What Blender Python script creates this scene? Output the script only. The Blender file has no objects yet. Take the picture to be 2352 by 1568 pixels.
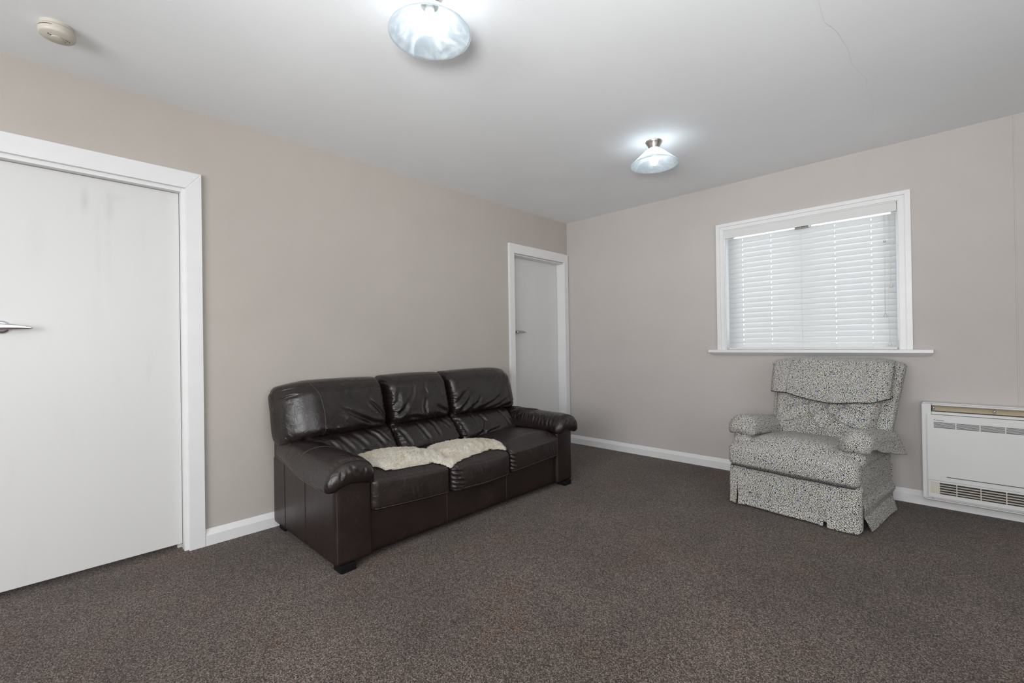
import bpy, math, random
import numpy as np
from mathutils import Vector, Matrix
from mathutils.bvhtree import BVHTree

random.seed(7)
rng = np.random.default_rng(7)
scene = bpy.context.scene
COL = scene.collection

# ------------------------------------------------------------------ camera
CAM = Vector((2.94921, -3.96513, 1.09136))
R_ = Vector((0.72116851, 0.69259852, -0.01494212))
U_ = Vector((0.01387241, 0.00712672, 0.99987838))
F_ = Vector((-0.69262077, 0.72128809, 0.00446844))
cam_data = bpy.data.cameras.new('camera')
cam = bpy.data.objects.new('camera', cam_data)
COL.objects.link(cam)
m = Matrix.Identity(4)
for i in range(3):
    m[i][0] = R_[i]; m[i][1] = U_[i]; m[i][2] = -F_[i]; m[i][3] = CAM[i]
cam.matrix_world = m
cam_data.sensor_width = 36.0
cam_data.lens = 1024.15 / 2352 * 36.0
cam_data.clip_start = 0.02
scene.camera = cam

# ------------------------------------------------------------------ world, lights, exposure
scene.view_settings.view_transform = 'Standard'
scene.view_settings.look = 'None'
scene.view_settings.gamma = 1.0
scene.view_settings.use_curve_mapping = False
scene.view_settings.exposure = 0.30
scene.cycles.use_denoising = True
scene.cycles.denoising_prefilter = 'NONE'
scene.cycles.max_bounces = 12
scene.cycles.diffuse_bounces = 6
scene.cycles.sample_clamp_indirect = 20.0

world = bpy.data.worlds.new('daylight')
scene.world = world
world.use_nodes = True
wn = world.node_tree.nodes
wn['Background'].inputs[0].default_value = (0.86, 0.93, 1.0, 1)
wn['Background'].inputs[1].default_value = 2.4

def area(name, loc, target, sx, sy, power, color=(1, 1, 1)):
    d = bpy.data.lights.new(name, 'AREA')
    d.shape = 'RECTANGLE'; d.size = sx; d.size_y = sy; d.energy = power; d.color = color
    o = bpy.data.objects.new(name, d); COL.objects.link(o)
    o.location = loc
    o.rotation_euler = (Vector(target) - Vector(loc)).to_track_quat('-Z', 'Y').to_euler()
    return o

def point(name, loc, power, radius, color=(1, 1, 1)):
    d = bpy.data.lights.new(name, 'POINT')
    d.energy = power; d.shadow_soft_size = radius; d.color = color
    o = bpy.data.objects.new(name, d); COL.objects.link(o)
    o.location = loc
    return o

# added fill lights at made-up openings out of view, and the camera's own flash
area('fill_light_back', (2.6, -6.28, 1.45), (1.8, -1.0, 1.25), 2.6, 1.3, 66, (1.0, 0.985, 0.97))
area('fill_light_side', (5.05, -3.6, 1.45), (1.0, -1.6, 1.3), 2.2, 1.3, 8, (1.0, 0.985, 0.97))
point('camera_flash', (2.98, -4.06, 1.30), 19, 0.05, (1.0, 0.99, 0.97))

def spot(name, loc, target, power, angle, blend, radius, color=(1, 1, 1)):
    d = bpy.data.lights.new(name, 'SPOT'); d.energy = power; d.spot_size = math.radians(angle); d.spot_blend = blend
    d.shadow_soft_size = radius; d.color = color
    o = bpy.data.objects.new(name, d); COL.objects.link(o); o.location = loc
    o.rotation_euler = (Vector(target) - Vector(loc)).to_track_quat('-Z', 'Y').to_euler()
# added spot aimed up to brighten the ceiling and give soft bounce fill
spot('ceiling_bounce_fill', (3.15, -4.55, 1.15), (2.45, -3.1, 2.4), 222, 96, 1.0, 0.25)

# ------------------------------------------------------------------ materials
def new_mat(name):
    mt = bpy.data.materials.new(name); mt.use_nodes = True
    nt = mt.node_tree
    return mt, nt, nt.nodes['Principled BSDF']

def N(nt, typ, **kw):
    n = nt.nodes.new(typ)
    for k, v in kw.items():
        if k.startswith('i_'):
            key = k[2:]
            key = int(key) if key.isdigit() else key.replace('_', ' ')
            n.inputs[key].default_value = v
        else:
            setattr(n, k, v)
    return n

def ramp(nt, fac, stops):
    r = nt.nodes.new('ShaderNodeValToRGB')
    el = r.color_ramp.elements
    while len(el) < len(stops): el.new(0.5)
    for e, (p, c) in zip(el, stops):
        e.position = p; e.color = (*c, 1) if len(c) == 3 else c
    nt.links.new(fac, r.inputs[0])
    return r.outputs[0]

def plain(name, col, rough=0.5, metal=0.0, spec=0.5, noise=0.0, scale=6.0, bump=0.0, bscale=200.0):
    mt, nt, b = new_mat(name)
    b.inputs['Roughness'].default_value = rough
    b.inputs['Metallic'].default_value = metal
    b.inputs['Specular IOR Level'].default_value = spec
    b.inputs['Base Color'].default_value = (*col, 1)
    tc = N(nt, 'ShaderNodeTexCoord')
    if noise > 0:
        n = N(nt, 'ShaderNodeTexNoise', i_Scale=scale, i_Detail=5.0, i_Roughness=0.6)
        nt.links.new(tc.outputs['Object'], n.inputs['Vector'])
        lo = tuple(c * (1 - noise) for c in col); hi = tuple(min(1, c * (1 + noise)) for c in col)
        nt.links.new(ramp(nt, n.outputs[0], [(0.3, lo), (0.7, hi)]), b.inputs['Base Color'])
    if bump > 0:
        n2 = N(nt, 'ShaderNodeTexNoise', i_Scale=bscale, i_Detail=3.0)
        nt.links.new(tc.outputs['Object'], n2.inputs['Vector'])
        bp = N(nt, 'ShaderNodeBump', i_Strength=bump, i_Distance=0.002)
        nt.links.new(n2.outputs[0], bp.inputs['Height'])
        nt.links.new(bp.outputs[0], b.inputs['Normal'])
    return mt

M = {}
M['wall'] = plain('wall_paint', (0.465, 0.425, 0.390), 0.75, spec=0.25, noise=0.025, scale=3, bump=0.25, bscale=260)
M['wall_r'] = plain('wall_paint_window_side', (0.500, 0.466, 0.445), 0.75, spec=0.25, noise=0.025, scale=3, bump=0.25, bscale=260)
M['ceiling'] = plain('ceiling_paint', (0.845, 0.865, 0.88), 0.7, spec=0.3, noise=0.02, scale=2, bump=0.12, bscale=180)
M['trim'] = plain('white_gloss_trim', (0.73, 0.73, 0.73), 0.35, noise=0.02, scale=9, bump=0.08, bscale=60)
M['plastic_white'] = plain('white_plastic', (0.64, 0.64, 0.635), 0.35, noise=0.01)
M['plastic_cream'] = plain('aged_cream_plastic', (0.58, 0.54, 0.47), 0.4, noise=0.03, scale=20)
M['beige'] = plain('beige_duct_plastic', (0.46, 0.40, 0.28), 0.45, noise=0.04, scale=20)
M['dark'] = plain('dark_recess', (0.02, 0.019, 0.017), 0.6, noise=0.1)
M['black'] = plain('black_foot_plastic', (0.006, 0.0055, 0.0055), 0.8, spec=0.15, noise=0.1)
M['print'] = plain('grey_print', (0.07, 0.07, 0.08), 0.5, noise=0.05)
M['chrome'] = plain('polished_chrome', (0.78, 0.78, 0.82), 0.12, metal=1.0, noise=0.02)
M['nickel'] = plain('brushed_nickel', (0.50, 0.47, 0.43), 0.3, metal=1.0, noise=0.05, scale=40)
M['steel'] = plain('dull_steel', (0.25, 0.24, 0.24), 0.35, metal=1.0, noise=0.1, scale=40)
M['cord'] = plain('white_cord', (0.78, 0.77, 0.74), 0.8, noise=0.03)
M['thread'] = plain('tan_thread', (0.050, 0.030, 0.024), 0.7, noise=0.2, scale=200)
M['seam'] = plain('leather_seam', (0.018, 0.011, 0.010), 0.5, noise=0.2, scale=100)
M['seam_light'] = plain('worn_seam_edge', (0.075, 0.058, 0.050), 0.5, noise=0.4, scale=160)
M['brick'] = plain('outside_paving', (0.4, 0.4, 0.38), 0.8, noise=0.2)

def door_mat():
    mt, nt, b = new_mat('door_paint')
    b.inputs['Roughness'].default_value = 0.38
    tc = N(nt, 'ShaderNodeTexCoord')
    mp = N(nt, 'ShaderNodeMapping'); mp.inputs['Scale'].default_value = (1, 5.0, 0.8)
    nt.links.new(tc.outputs['Object'], mp.inputs[0])
    n = N(nt, 'ShaderNodeTexNoise', i_Scale=2.2, i_Detail=6.0, i_Roughness=0.65)
    nt.links.new(mp.outputs[0], n.inputs['Vector'])
    col = ramp(nt, n.outputs[0], [(0.25, (0.605, 0.60, 0.59)), (0.42, (0.63, 0.627, 0.615)), (0.8, (0.64, 0.636, 0.625))])
    # greasy smudges near the top of the leaf
    prev = col
    for (cy, cz, sy, sz, amt) in ((-3.835, 1.82, 0.016, 0.06, 0.75), (-3.745, 1.81, 0.020, 0.07, 0.62), (-3.72, 1.855, 0.035, 0.018, 0.35), (-3.79, 1.55, 0.012, 0.2, 0.2), (-3.75, 1.6, 0.01, 0.22, 0.2), (-4.0, 1.6, 0.03, 0.12, 0.2), (-3.80, 1.25, 0.03, 0.13, 0.16)):
        s = N(nt, 'ShaderNodeVectorMath', operation='SUBTRACT'); s.inputs[1].default_value = (0, cy, cz)
        nt.links.new(tc.outputs['Object'], s.inputs[0])
        mu = N(nt, 'ShaderNodeVectorMath', operation='MULTIPLY'); mu.inputs[1].default_value = (0, 1 / sy, 1 / sz)
        nt.links.new(s.outputs[0], mu.inputs[0])
        ln = N(nt, 'ShaderNodeVectorMath', operation='LENGTH'); nt.links.new(mu.outputs[0], ln.inputs[0])
        mr = N(nt, 'ShaderNodeMapRange'); mr.inputs['From Min'].default_value = 1.6; mr.inputs['From Max'].default_value = 0.0
        mr.inputs['To Max'].default_value = amt; mr.interpolation_type = 'SMOOTHSTEP'
        nt.links.new(ln.outputs['Value'], mr.inputs['Value'])
        n3 = N(nt, 'ShaderNodeTexNoise', i_Scale=14.0, i_Detail=4.0)
        nt.links.new(mp.outputs[0], n3.inputs['Vector'])
        mm = N(nt, 'ShaderNodeMath', operation='MULTIPLY'); nt.links.new(mr.outputs[0], mm.inputs[0]); nt.links.new(n3.outputs[0], mm.inputs[1])
        mx = N(nt, 'ShaderNodeMixRGB'); mx.inputs[2].default_value = (0.45, 0.45, 0.45, 1)
        nt.links.new(mm.outputs[0], mx.inputs[0]); nt.links.new(prev, mx.inputs[1])
        prev = mx.outputs[0]
    nt.links.new(prev, b.inputs['Base Color'])
    return mt
M['door'] = door_mat()

def carpet_mat():
    mt, nt, b = new_mat('carpet_pile')
    b.inputs['Roughness'].default_value = 0.95
    b.inputs['Specular IOR Level'].default_value = 0.1
    b.inputs['Sheen Weight'].default_value = 0.1
    b.inputs['Sheen Roughness'].default_value = 0.5
    tc = N(nt, 'ShaderNodeTexCoord')
    n = N(nt, 'ShaderNodeTexNoise', i_Scale=290.0, i_Detail=2.0, i_Roughness=0.7)
    nt.links.new(tc.outputs['Object'], n.inputs['Vector'])
    vc = N(nt, 'ShaderNodeTexVoronoi', i_Scale=270.0, i_Randomness=1.0)
    nt.links.new(tc.outputs['Object'], vc.inputs['Vector'])
    sx = N(nt, 'ShaderNodeSeparateColor'); nt.links.new(vc.outputs['Color'], sx.inputs[0])
    ml = N(nt, 'ShaderNodeMapRange'); ml.inputs['To Min'].default_value = 0.30; ml.inputs['To Max'].default_value = 0.68
    nt.links.new(sx.outputs[0], ml.inputs['Value'])
    mxn = N(nt, 'ShaderNodeMix'); mxn.inputs[0].default_value = 0.45
    nt.links.new(ml.outputs[0], mxn.inputs[2]); nt.links.new(n.outputs[0], mxn.inputs[3])
    c1 = ramp(nt, mxn.outputs[0], [(0.35, (0.012, 0.0088, 0.0074)), (0.45, (0.052, 0.0395, 0.0335)), (0.53, (0.108, 0.085, 0.0735)), (0.65, (0.31, 0.255, 0.225))])
    n2 = N(nt, 'ShaderNodeTexNoise', i_Scale=1.6, i_Detail=4.0, i_Roughness=0.6)
    nt.links.new(tc.outputs['Object'], n2.inputs['Vector'])
    c2 = ramp(nt, n2.outputs[0], [(0.3, (0.78, 0.78, 0.78)), (0.7, (1.14, 1.13, 1.12))])
    mx = N(nt, 'ShaderNodeMixRGB', blend_type='MULTIPLY'); mx.inputs[0].default_value = 1
    nt.links.new(c1, mx.inputs[1]); nt.links.new(c2, mx.inputs[2])
    # rusty stains
    n3 = N(nt, 'ShaderNodeTexNoise', i_Scale=2.3, i_Detail=5.0, i_Roughness=0.7)
    mp = N(nt, 'ShaderNodeMapping'); mp.inputs['Location'].default_value = (3.1, 7.7, 0)
    nt.links.new(tc.outputs['Object'], mp.inputs[0]); nt.links.new(mp.outputs[0], n3.inputs['Vector'])
    st = ramp(nt, n3.outputs[0], [(0.53, (0, 0, 0)), (0.68, (0.5, 0.5, 0.5))])
    mx2 = N(nt, 'ShaderNodeMixRGB', blend_type='MULTIPLY'); mx2.inputs[2].default_value = (1.2, 0.88, 0.66, 1)
    nt.links.new(st, mx2.inputs[0]); nt.links.new(mx.outputs[0], mx2.inputs[1])
    nt.links.new(mx2.outputs[0], b.inputs['Base Color'])
    bp = N(nt, 'ShaderNodeBump', i_Strength=0.7, i_Distance=0.004)
    nt.links.new(mxn.outputs[0], bp.inputs['Height']); nt.links.new(bp.outputs[0], b.inputs['Normal'])
    return mt
M['carpet'] = carpet_mat()

def leather_mat(name, col, rough, wr=0.35):
    mt, nt, b = new_mat(name)
    b.inputs['Specular IOR Level'].default_value = 0.55
    tc = N(nt, 'ShaderNodeTexCoord')
    n = N(nt, 'ShaderNodeTexNoise', i_Scale=7.0, i_Detail=6.0, i_Roughness=0.65)
    nt.links.new(tc.outputs['Object'], n.inputs['Vector'])
    lo = tuple(c * 0.7 for c in col); hi = tuple(c * 1.45 for c in col)
    base = ramp(nt, n.outputs[0], [(0.3, lo), (0.72, hi)])
    # fine light scuffs
    sc = N(nt, 'ShaderNodeTexVoronoi', feature='DISTANCE_TO_EDGE', i_Scale=26.0)
    wv = N(nt, 'ShaderNodeTexNoise', i_Scale=9.0, i_Detail=3.0)
    nt.links.new(tc.outputs['Object'], wv.inputs['Vector'])
    mxv = N(nt, 'ShaderNodeMixRGB', blend_type='LINEAR_LIGHT'); mxv.inputs[0].default_value = 0.12
    nt.links.new(tc.outputs['Object'], mxv.inputs[1]); nt.links.new(wv.outputs['Color'], mxv.inputs[2])
    nt.links.new(mxv.outputs[0], sc.inputs['Vector'])
    e = ramp(nt, sc.outputs['Distance'], [(0.0, (1, 1, 1)), (0.035, (0, 0, 0))])
    msk = N(nt, 'ShaderNodeTexNoise', i_Scale=4.5, i_Detail=4.0, i_Roughness=0.7)
    nt.links.new(tc.outputs['Object'], msk.inputs['Vector'])
    mk = ramp(nt, msk.outputs[0], [(0.55, (0, 0, 0)), (0.68, (0.55, 0.55, 0.55))])
    mm = N(nt, 'ShaderNodeMixRGB', blend_type='MULTIPLY'); mm.inputs[0].default_value = 1
    nt.links.new(e, mm.inputs[1]); nt.links.new(mk, mm.inputs[2])
    cx = N(nt, 'ShaderNodeMixRGB'); cx.inputs[2].default_value = (0.12, 0.09, 0.08, 1)
    nt.links.new(mm.outputs[0], cx.inputs[0]); nt.links.new(base, cx.inputs[1])
    # specks of dust
    v = N(nt, 'ShaderNodeTexVoronoi', i_Scale=22.0)
    nt.links.new(tc.outputs['Object'], v.inputs['Vector'])
    sp = ramp(nt, v.outputs['Distance'], [(0.0, (1, 1, 1)), (0.035, (0, 0, 0))])
    cs = N(nt, 'ShaderNodeMixRGB'); cs.inputs[2].default_value = (0.3, 0.25, 0.22, 1)
    nt.links.new(sp, cs.inputs[0]); nt.links.new(cx.outputs[0], cs.inputs[1])
    nt.links.new(cs.outputs[0], b.inputs['Base Color'])
    rr = N(nt, 'ShaderNodeMapRange'); rr.inputs['To Min'].default_value = rough - 0.07; rr.inputs['To Max'].default_value = rough + 0.12
    nt.links.new(n.outputs[0], rr.inputs['Value']); nt.links.new(rr.outputs[0], b.inputs['Roughness'])
    # creases and grain
    c = N(nt, 'ShaderNodeTexNoise', i_Scale=22.0, i_Detail=4.0, i_Roughness=0.55, i_Distortion=0.8)
    nt.links.new(tc.outputs['Object'], c.inputs['Vector'])
    g = N(nt, 'ShaderNodeTexVoronoi', i_Scale=420.0)
    nt.links.new(tc.outputs['Object'], g.inputs['Vector'])
    b1 = N(nt, 'ShaderNodeBump', i_Strength=wr, i_Distance=0.012)
    nt.links.new(c.outputs[0], b1.inputs['Height'])
    b2 = N(nt, 'ShaderNodeBump', i_Strength=0.22, i_Distance=0.001)
    nt.links.new(g.outputs['Distance'], b2.inputs['Height']); nt.links.new(b1.outputs[0], b2.inputs['Normal'])
    nt.links.new(b2.outputs[0], b.inputs['Normal'])
    return mt
M['leather'] = leather_mat('brown_leather', (0.0120, 0.0078, 0.0072), 0.26, 0.27)
M['leather_top'] = leather_mat('sat_on_leather', (0.0170, 0.0112, 0.0100), 0.32, 0.42)
M['leather_flat'] = leather_mat('panel_leather', (0.0150, 0.0080, 0.0070), 0.35, 0.10)

def fabric_mat():
    mt, nt, b = new_mat('boucle_fabric')
    b.inputs['Roughness'].default_value = 0.9
    b.inputs['Specular IOR Level'].default_value = 0.15
    tc = N(nt, 'ShaderNodeTexCoord')
    mp = N(nt, 'ShaderNodeMapping')
    mp.inputs['Rotation'].default_value = (0, 0, math.radians(42))
    mp.inputs['Scale'].default_value = (158, 158, 158)
    nt.links.new(tc.outputs['UV'], mp.inputs[0])
    v = N(nt, 'ShaderNodeTexVoronoi', voronoi_dimensions='2D', i_Scale=1.0, i_Randomness=0.34)
    nt.links.new(mp.outputs[0], v.inputs['Vector'])
    bead = ramp(nt, v.outputs['Distance'], [(0.28, (1, 1, 1)), (0.49, (0, 0, 0))])
    wn2 = N(nt, 'ShaderNodeTexWhiteNoise', noise_dimensions='3D')
    nt.links.new(v.outputs['Color'], wn2.inputs['Vector'])
    cc = nt.nodes.new('ShaderNodeValToRGB'); cc.color_ramp.interpolation = 'CONSTANT'
    el = cc.color_ramp.elements
    stops = [(0.0, (0.86, 0.85, 0.80)), (0.58, (0.72, 0.71, 0.67)), (0.78, (0.70, 0.65, 0.50)), (0.87, (0.45, 0.50, 0.58)), (0.94, (0.55, 0.46, 0.26)), (0.975, (0.10, 0.11, 0.15))]
    while len(el) < len(stops): el.new(0.5)
    for e_, (p_, c_) in zip(el, stops): e_.position = p_; e_.color = (*c_, 1)
    nt.links.new(wn2.outputs['Value'], cc.inputs[0])
    mx = N(nt, 'ShaderNodeMixRGB'); mx.inputs[1].default_value = (0.018, 0.018, 0.026, 1)
    nt.links.new(bead, mx.inputs[0]); nt.links.new(cc.outputs[0], mx.inputs[2])
    nt.links.new(mx.outputs[0], b.inputs['Base Color'])
    bp = N(nt, 'ShaderNodeBump', i_Strength=0.6, i_Distance=0.003); bp.invert = True
    nt.links.new(v.outputs['Distance'], bp.inputs['Height']); nt.links.new(bp.outputs[0], b.inputs['Normal'])
    return mt
M['fabric'] = fabric_mat()
M['fabric_edge'] = plain('dark_seam_cord', (0.035, 0.035, 0.04), 0.9, noise=0.5, scale=300)

def wool_mat():
    mt, nt, b = new_mat('sheep_wool')
    b.inputs['Roughness'].default_value = 0.9
    b.inputs['Specular IOR Level'].default_value = 0.1
    b.inputs['Sheen Weight'].default_value = 0.3
    tc = N(nt, 'ShaderNodeTexCoord')
    n = N(nt, 'ShaderNodeTexNoise', i_Scale=6.0, i_Detail=5.0, i_Roughness=0.6)
    nt.links.new(tc.outputs['Object'], n.inputs['Vector'])
    nt.links.new(ramp(nt, n.outputs[0], [(0.3, (0.56, 0.50, 0.40)), (0.5, (0.64, 0.60, 0.52)), (0.75, (0.68, 0.67, 0.62))]), b.inputs['Base Color'])
    return mt
M['wool'] = wool_mat()
M['hide'] = plain('pale_hide_edge', (0.72, 0.69, 0.62), 0.7, noise=0.05)

def shade_mat(name, inner):
    """marbled glass: the outer skin is opal and passes light on, the inner skin is thinner and marbled"""
    mt = bpy.data.materials.new(name); mt.use_nodes = True
    nt = mt.node_tree
    b = nt.nodes['Principled BSDF']; out = nt.nodes['Material Output']
    b.inputs['Roughness'].default_value = 0.45
    tc = N(nt, 'ShaderNodeTexCoord')
    n = N(nt, 'ShaderNodeTexNoise', i_Scale=11.0, i_Detail=3.0, i_Distortion=4.0)
    nt.links.new(tc.outputs['Object'], n.inputs['Vector'])
    if inner:
        nt.links.new(ramp(nt, n.outputs[0], [(0.38, (0.14, 0.15, 0.155)), (0.50, (0.24, 0.25, 0.255)), (0.62, (0.42, 0.43, 0.435))]), b.inputs['Base Color'])
        t = N(nt, 'ShaderNodeBsdfTranslucent'); t.inputs[0].default_value = (0.9, 0.95, 0.98, 1); f = 0.72
    else:
        b.inputs['Base Color'].default_value = (0.10, 0.12, 0.13, 1)
        t = N(nt, 'ShaderNodeBsdfTranslucent'); t.inputs[0].default_value = (0.9, 0.95, 0.98, 1); f = 0.62
    mx = N(nt, 'ShaderNodeMixShader'); mx.inputs[0].default_value = f
    nt.links.new(b.outputs[0], mx.inputs[1]); nt.links.new(t.outputs[0], mx.inputs[2])
    nt.links.new(mx.outputs[0], out.inputs[0])
    return mt
M['shade'] = shade_mat('opal_glass_outer', False)
M['shade_in'] = shade_mat('marbled_glass_inner', True)

def slat_mat():
    mt = bpy.data.materials.new('white_blind_slat'); mt.use_nodes = True
    nt = mt.node_tree
    b = nt.nodes['Principled BSDF']; out = nt.nodes['Material Output']
    b.inputs['Roughness'].default_value = 0.4
    tc = N(nt, 'ShaderNodeTexCoord')
    n = N(nt, 'ShaderNodeTexNoise', i_Scale=3.0, i_Detail=2.0)
    nt.links.new(tc.outputs['Object'], n.inputs['Vector'])
    nt.links.new(ramp(nt, n.outputs[0], [(0.3, (0.78, 0.79, 0.79)), (0.7, (0.83, 0.84, 0.84))]), b.inputs['Base Color'])
    tr = N(nt, 'ShaderNodeBsdfTranslucent'); tr.inputs[0].default_value = (0.8, 0.83, 0.85, 1)
    mx = N(nt, 'ShaderNodeMixShader'); mx.inputs[0].default_value = 0.10
    nt.links.new(b.outputs[0], mx.inputs[1]); nt.links.new(tr.outputs[0], mx.inputs[2])
    nt.links.new(mx.outputs[0], out.inputs[0])
    return mt
M['slat'] = slat_mat()

def emis(name, col, s):
    mt = bpy.data.materials.new(name); mt.use_nodes = True
    nt = mt.node_tree; b = nt.nodes['Principled BSDF']
    b.inputs['Base Color'].default_value = (0.9, 0.9, 0.9, 1)
    b.inputs['Emission Color'].default_value = (*col, 1); b.inputs['Emission Strength'].default_value = s
    return mt
M['bulb'] = emis('lit_bulb', (0.93, 0.97, 1.0), 80.0)

def glass_mat():
    mt, nt, b = new_mat('window_glass')
    b.inputs['Base Color'].default_value = (0.95, 0.98, 0.97, 1)
    b.inputs['Roughness'].default_value = 0.0
    b.inputs['Transmission Weight'].default_value = 1.0
    b.inputs['IOR'].default_value = 1.05
    return mt
M['glass'] = glass_mat()

# ------------------------------------------------------------------ mesh helpers
def tag(o, label=None, cat=None, group=None, kind=None):
    if label: o['label'] = label
    if cat: o['category'] = cat
    if group: o['group'] = group
    if kind: o['kind'] = kind
    return o

def empty(name, loc, rz=0.0, label=None, cat=None, kind=None):
    o = bpy.data.objects.new(name, None); COL.objects.link(o)
    o.location = loc; o.rotation_euler = (0, 0, rz); o.empty_display_size = 0.1
    return tag(o, label, cat, kind=kind)

def mk(name, P, F, mat, parent=None, uv=None, smooth=True):
    """one mesh object. P (n,3); F list of tuples or (m,4) array; uv (m*4,2) per loop"""
    me = bpy.data.meshes.new(name)
    P = np.asarray(P, float)
    if isinstance(F, np.ndarray):
        nf, k = F.shape
        me.vertices.add(len(P)); me.vertices.foreach_set('co', P.ravel())
        me.loops.add(nf * k); me.loops.foreach_set('vertex_index', F.ravel().astype(np.int32))
        me.polygons.add(nf); me.polygons.foreach_set('loop_start', np.arange(0, nf * k, k, dtype=np.int32))
        me.update(calc_edges=True)
    else:
        me.from_pydata([tuple(p) for p in P], [], [tuple(f) for f in F])
    if uv is not None:
        l = me.uv_layers.new(name='UVMap'); l.data.foreach_set('uv', np.asarray(uv, float).ravel())
    me.validate(); me.update()
    if smooth:
        me.polygons.foreach_set('use_smooth', [True] * len(me.polygons))
    me.materials.append(mat)
    o = bpy.data.objects.new(name, me); COL.objects.link(o)
    if parent: o.parent = parent
    return o

class MB:
    """collects shapes for one mesh"""
    def __init__(s): s.P = []; s.F = []
    def add(s, P, F):
        k = len(s.P); s.P += [tuple(p) for p in P]; s.F += [tuple(i + k for i in f) for f in F]
    def box(s, x0, x1, y0, y1, z0, z1):
        P = [(x, y, z) for x in (x0, x1) for y in (y0, y1) for z in (z0, z1)]
        s.add(P, [(0, 1, 3, 2), (4, 6, 7, 5), (0, 4, 5, 1), (2, 3, 7, 6), (0, 2, 6, 4), (1, 5, 7, 3)])
        return s
    def prism(s, poly, axis, a, b):
        """poly 2D outline (in the two other axes, cyclic order) extruded along axis"""
        n = len(poly)
        def v(p, t):
            if axis == 0: return (t, p[0], p[1])
            if axis == 1: return (p[0], t, p[1])
            return (p[0], p[1], t)
        P = [v(p, a) for p in poly] + [v(p, b) for p in poly]
        F = [(i, (i + 1) % n, n + (i + 1) % n, n + i) for i in range(n)] + [tuple(range(n))[::-1], tuple(range(n, 2 * n))]
        s.add(P, F); return s
    def tube(s, pts, r, n=8, closed=False):
        pts = [Vector(p) for p in pts]; k = len(pts)
        rr = r if hasattr(r, '__len__') else [r] * k
        P = []
        up = None
        for i, p in enumerate(pts):
            if closed: t = (pts[(i + 1) % k] - pts[i - 1]).normalized()
            else: t = (pts[min(i + 1, k - 1)] - pts[max(i - 1, 0)]).normalized()
            if up is None:
                up = Vector((0, 0, 1)) if abs(t.z) < 0.9 else Vector((1, 0, 0))
            a = (up - t * up.dot(t)).normalized(); up = a
            b = t.cross(a)
            for j in range(n):
                th = 2 * math.pi * j / n
                P.append(p + (a * math.cos(th) + b * math.sin(th)) * rr[i])
        F = []
        for i in range(k if closed else k - 1):
            i2 = (i + 1) % k
            for j in range(n):
                j2 = (j + 1) % n
                F.append((i * n + j, i * n + j2, i2 * n + j2, i2 * n + j))
        if not closed:
            F.append(tuple(range(n))[::-1]); F.append(tuple((k - 1) * n + j for j in range(n)))
        s.add(P, F); return s
    def lathe(s, prof, c=(0, 0, 0), n=64, cap=False):
        k = len(prof); P = []
        for (r, z) in prof:
            for j in range(n):
                th = 2 * math.pi * j / n
                P.append((c[0] + r * math.cos(th), c[1] + r * math.sin(th), c[2] + z))
        F = [(i * n + j, i * n + (j + 1) % n, (i + 1) * n + (j + 1) % n, (i + 1) * n + j) for i in range(k - 1) for j in range(n)]
        if cap: F += [tuple(range(n))[::-1], tuple((k - 1) * n + j for j in range(n))]
        s.add(P, F); return s
    def build(s, name, mat, parent=None, smooth=False, bevel=0.0, seg=2, auto=None):
        o = mk(name, s.P, s.F, mat, parent, smooth=smooth)
        if bevel > 0:
            md = o.modifiers.new('bevel', 'BEVEL'); md.width = bevel; md.segments = seg; md.limit_method = 'ANGLE'
            md.angle_limit = math.radians(40); md.harden_normals = False
        return o

def cube_grid(nx, ny, nz):
    """welded surface grid of the cube [-1,1]^3 -> points, quads, face axis id, quads' uv source"""
    idx = {}; P = []; F = []; AX = []
    def vid(i, j, k):
        key = (i, j, k)
        if key not in idx:
            idx[key] = len(P); P.append((2 * i / nx - 1, 2 * j / ny - 1, 2 * k / nz - 1))
        return idx[key]
    for j in range(ny):
        for k in range(nz):
            F.append((vid(0, j, k), vid(0, j, k + 1), vid(0, j + 1, k + 1), vid(0, j + 1, k))); AX.append(0)
            F.append((vid(nx, j, k), vid(nx, j + 1, k), vid(nx, j + 1, k + 1), vid(nx, j, k + 1))); AX.append(0)
    for i in range(nx):
        for k in range(nz):
            F.append((vid(i, 0, k), vid(i + 1, 0, k), vid(i + 1, 0, k + 1), vid(i, 0, k + 1))); AX.append(1)
            F.append((vid(i, ny, k), vid(i, ny, k + 1), vid(i + 1, ny, k + 1), vid(i + 1, ny, k))); AX.append(1)
    for i in range(nx):
        for j in range(ny):
            F.append((vid(i, j, 0), vid(i, j + 1, 0), vid(i + 1, j + 1, 0), vid(i + 1, j, 0))); AX.append(2)
            F.append((vid(i, j, nz), vid(i + 1, j, nz), vid(i + 1, j + 1, nz), vid(i, j + 1, nz))); AX.append(2)
    return np.array(P), np.array(F), np.array(AX)

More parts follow.
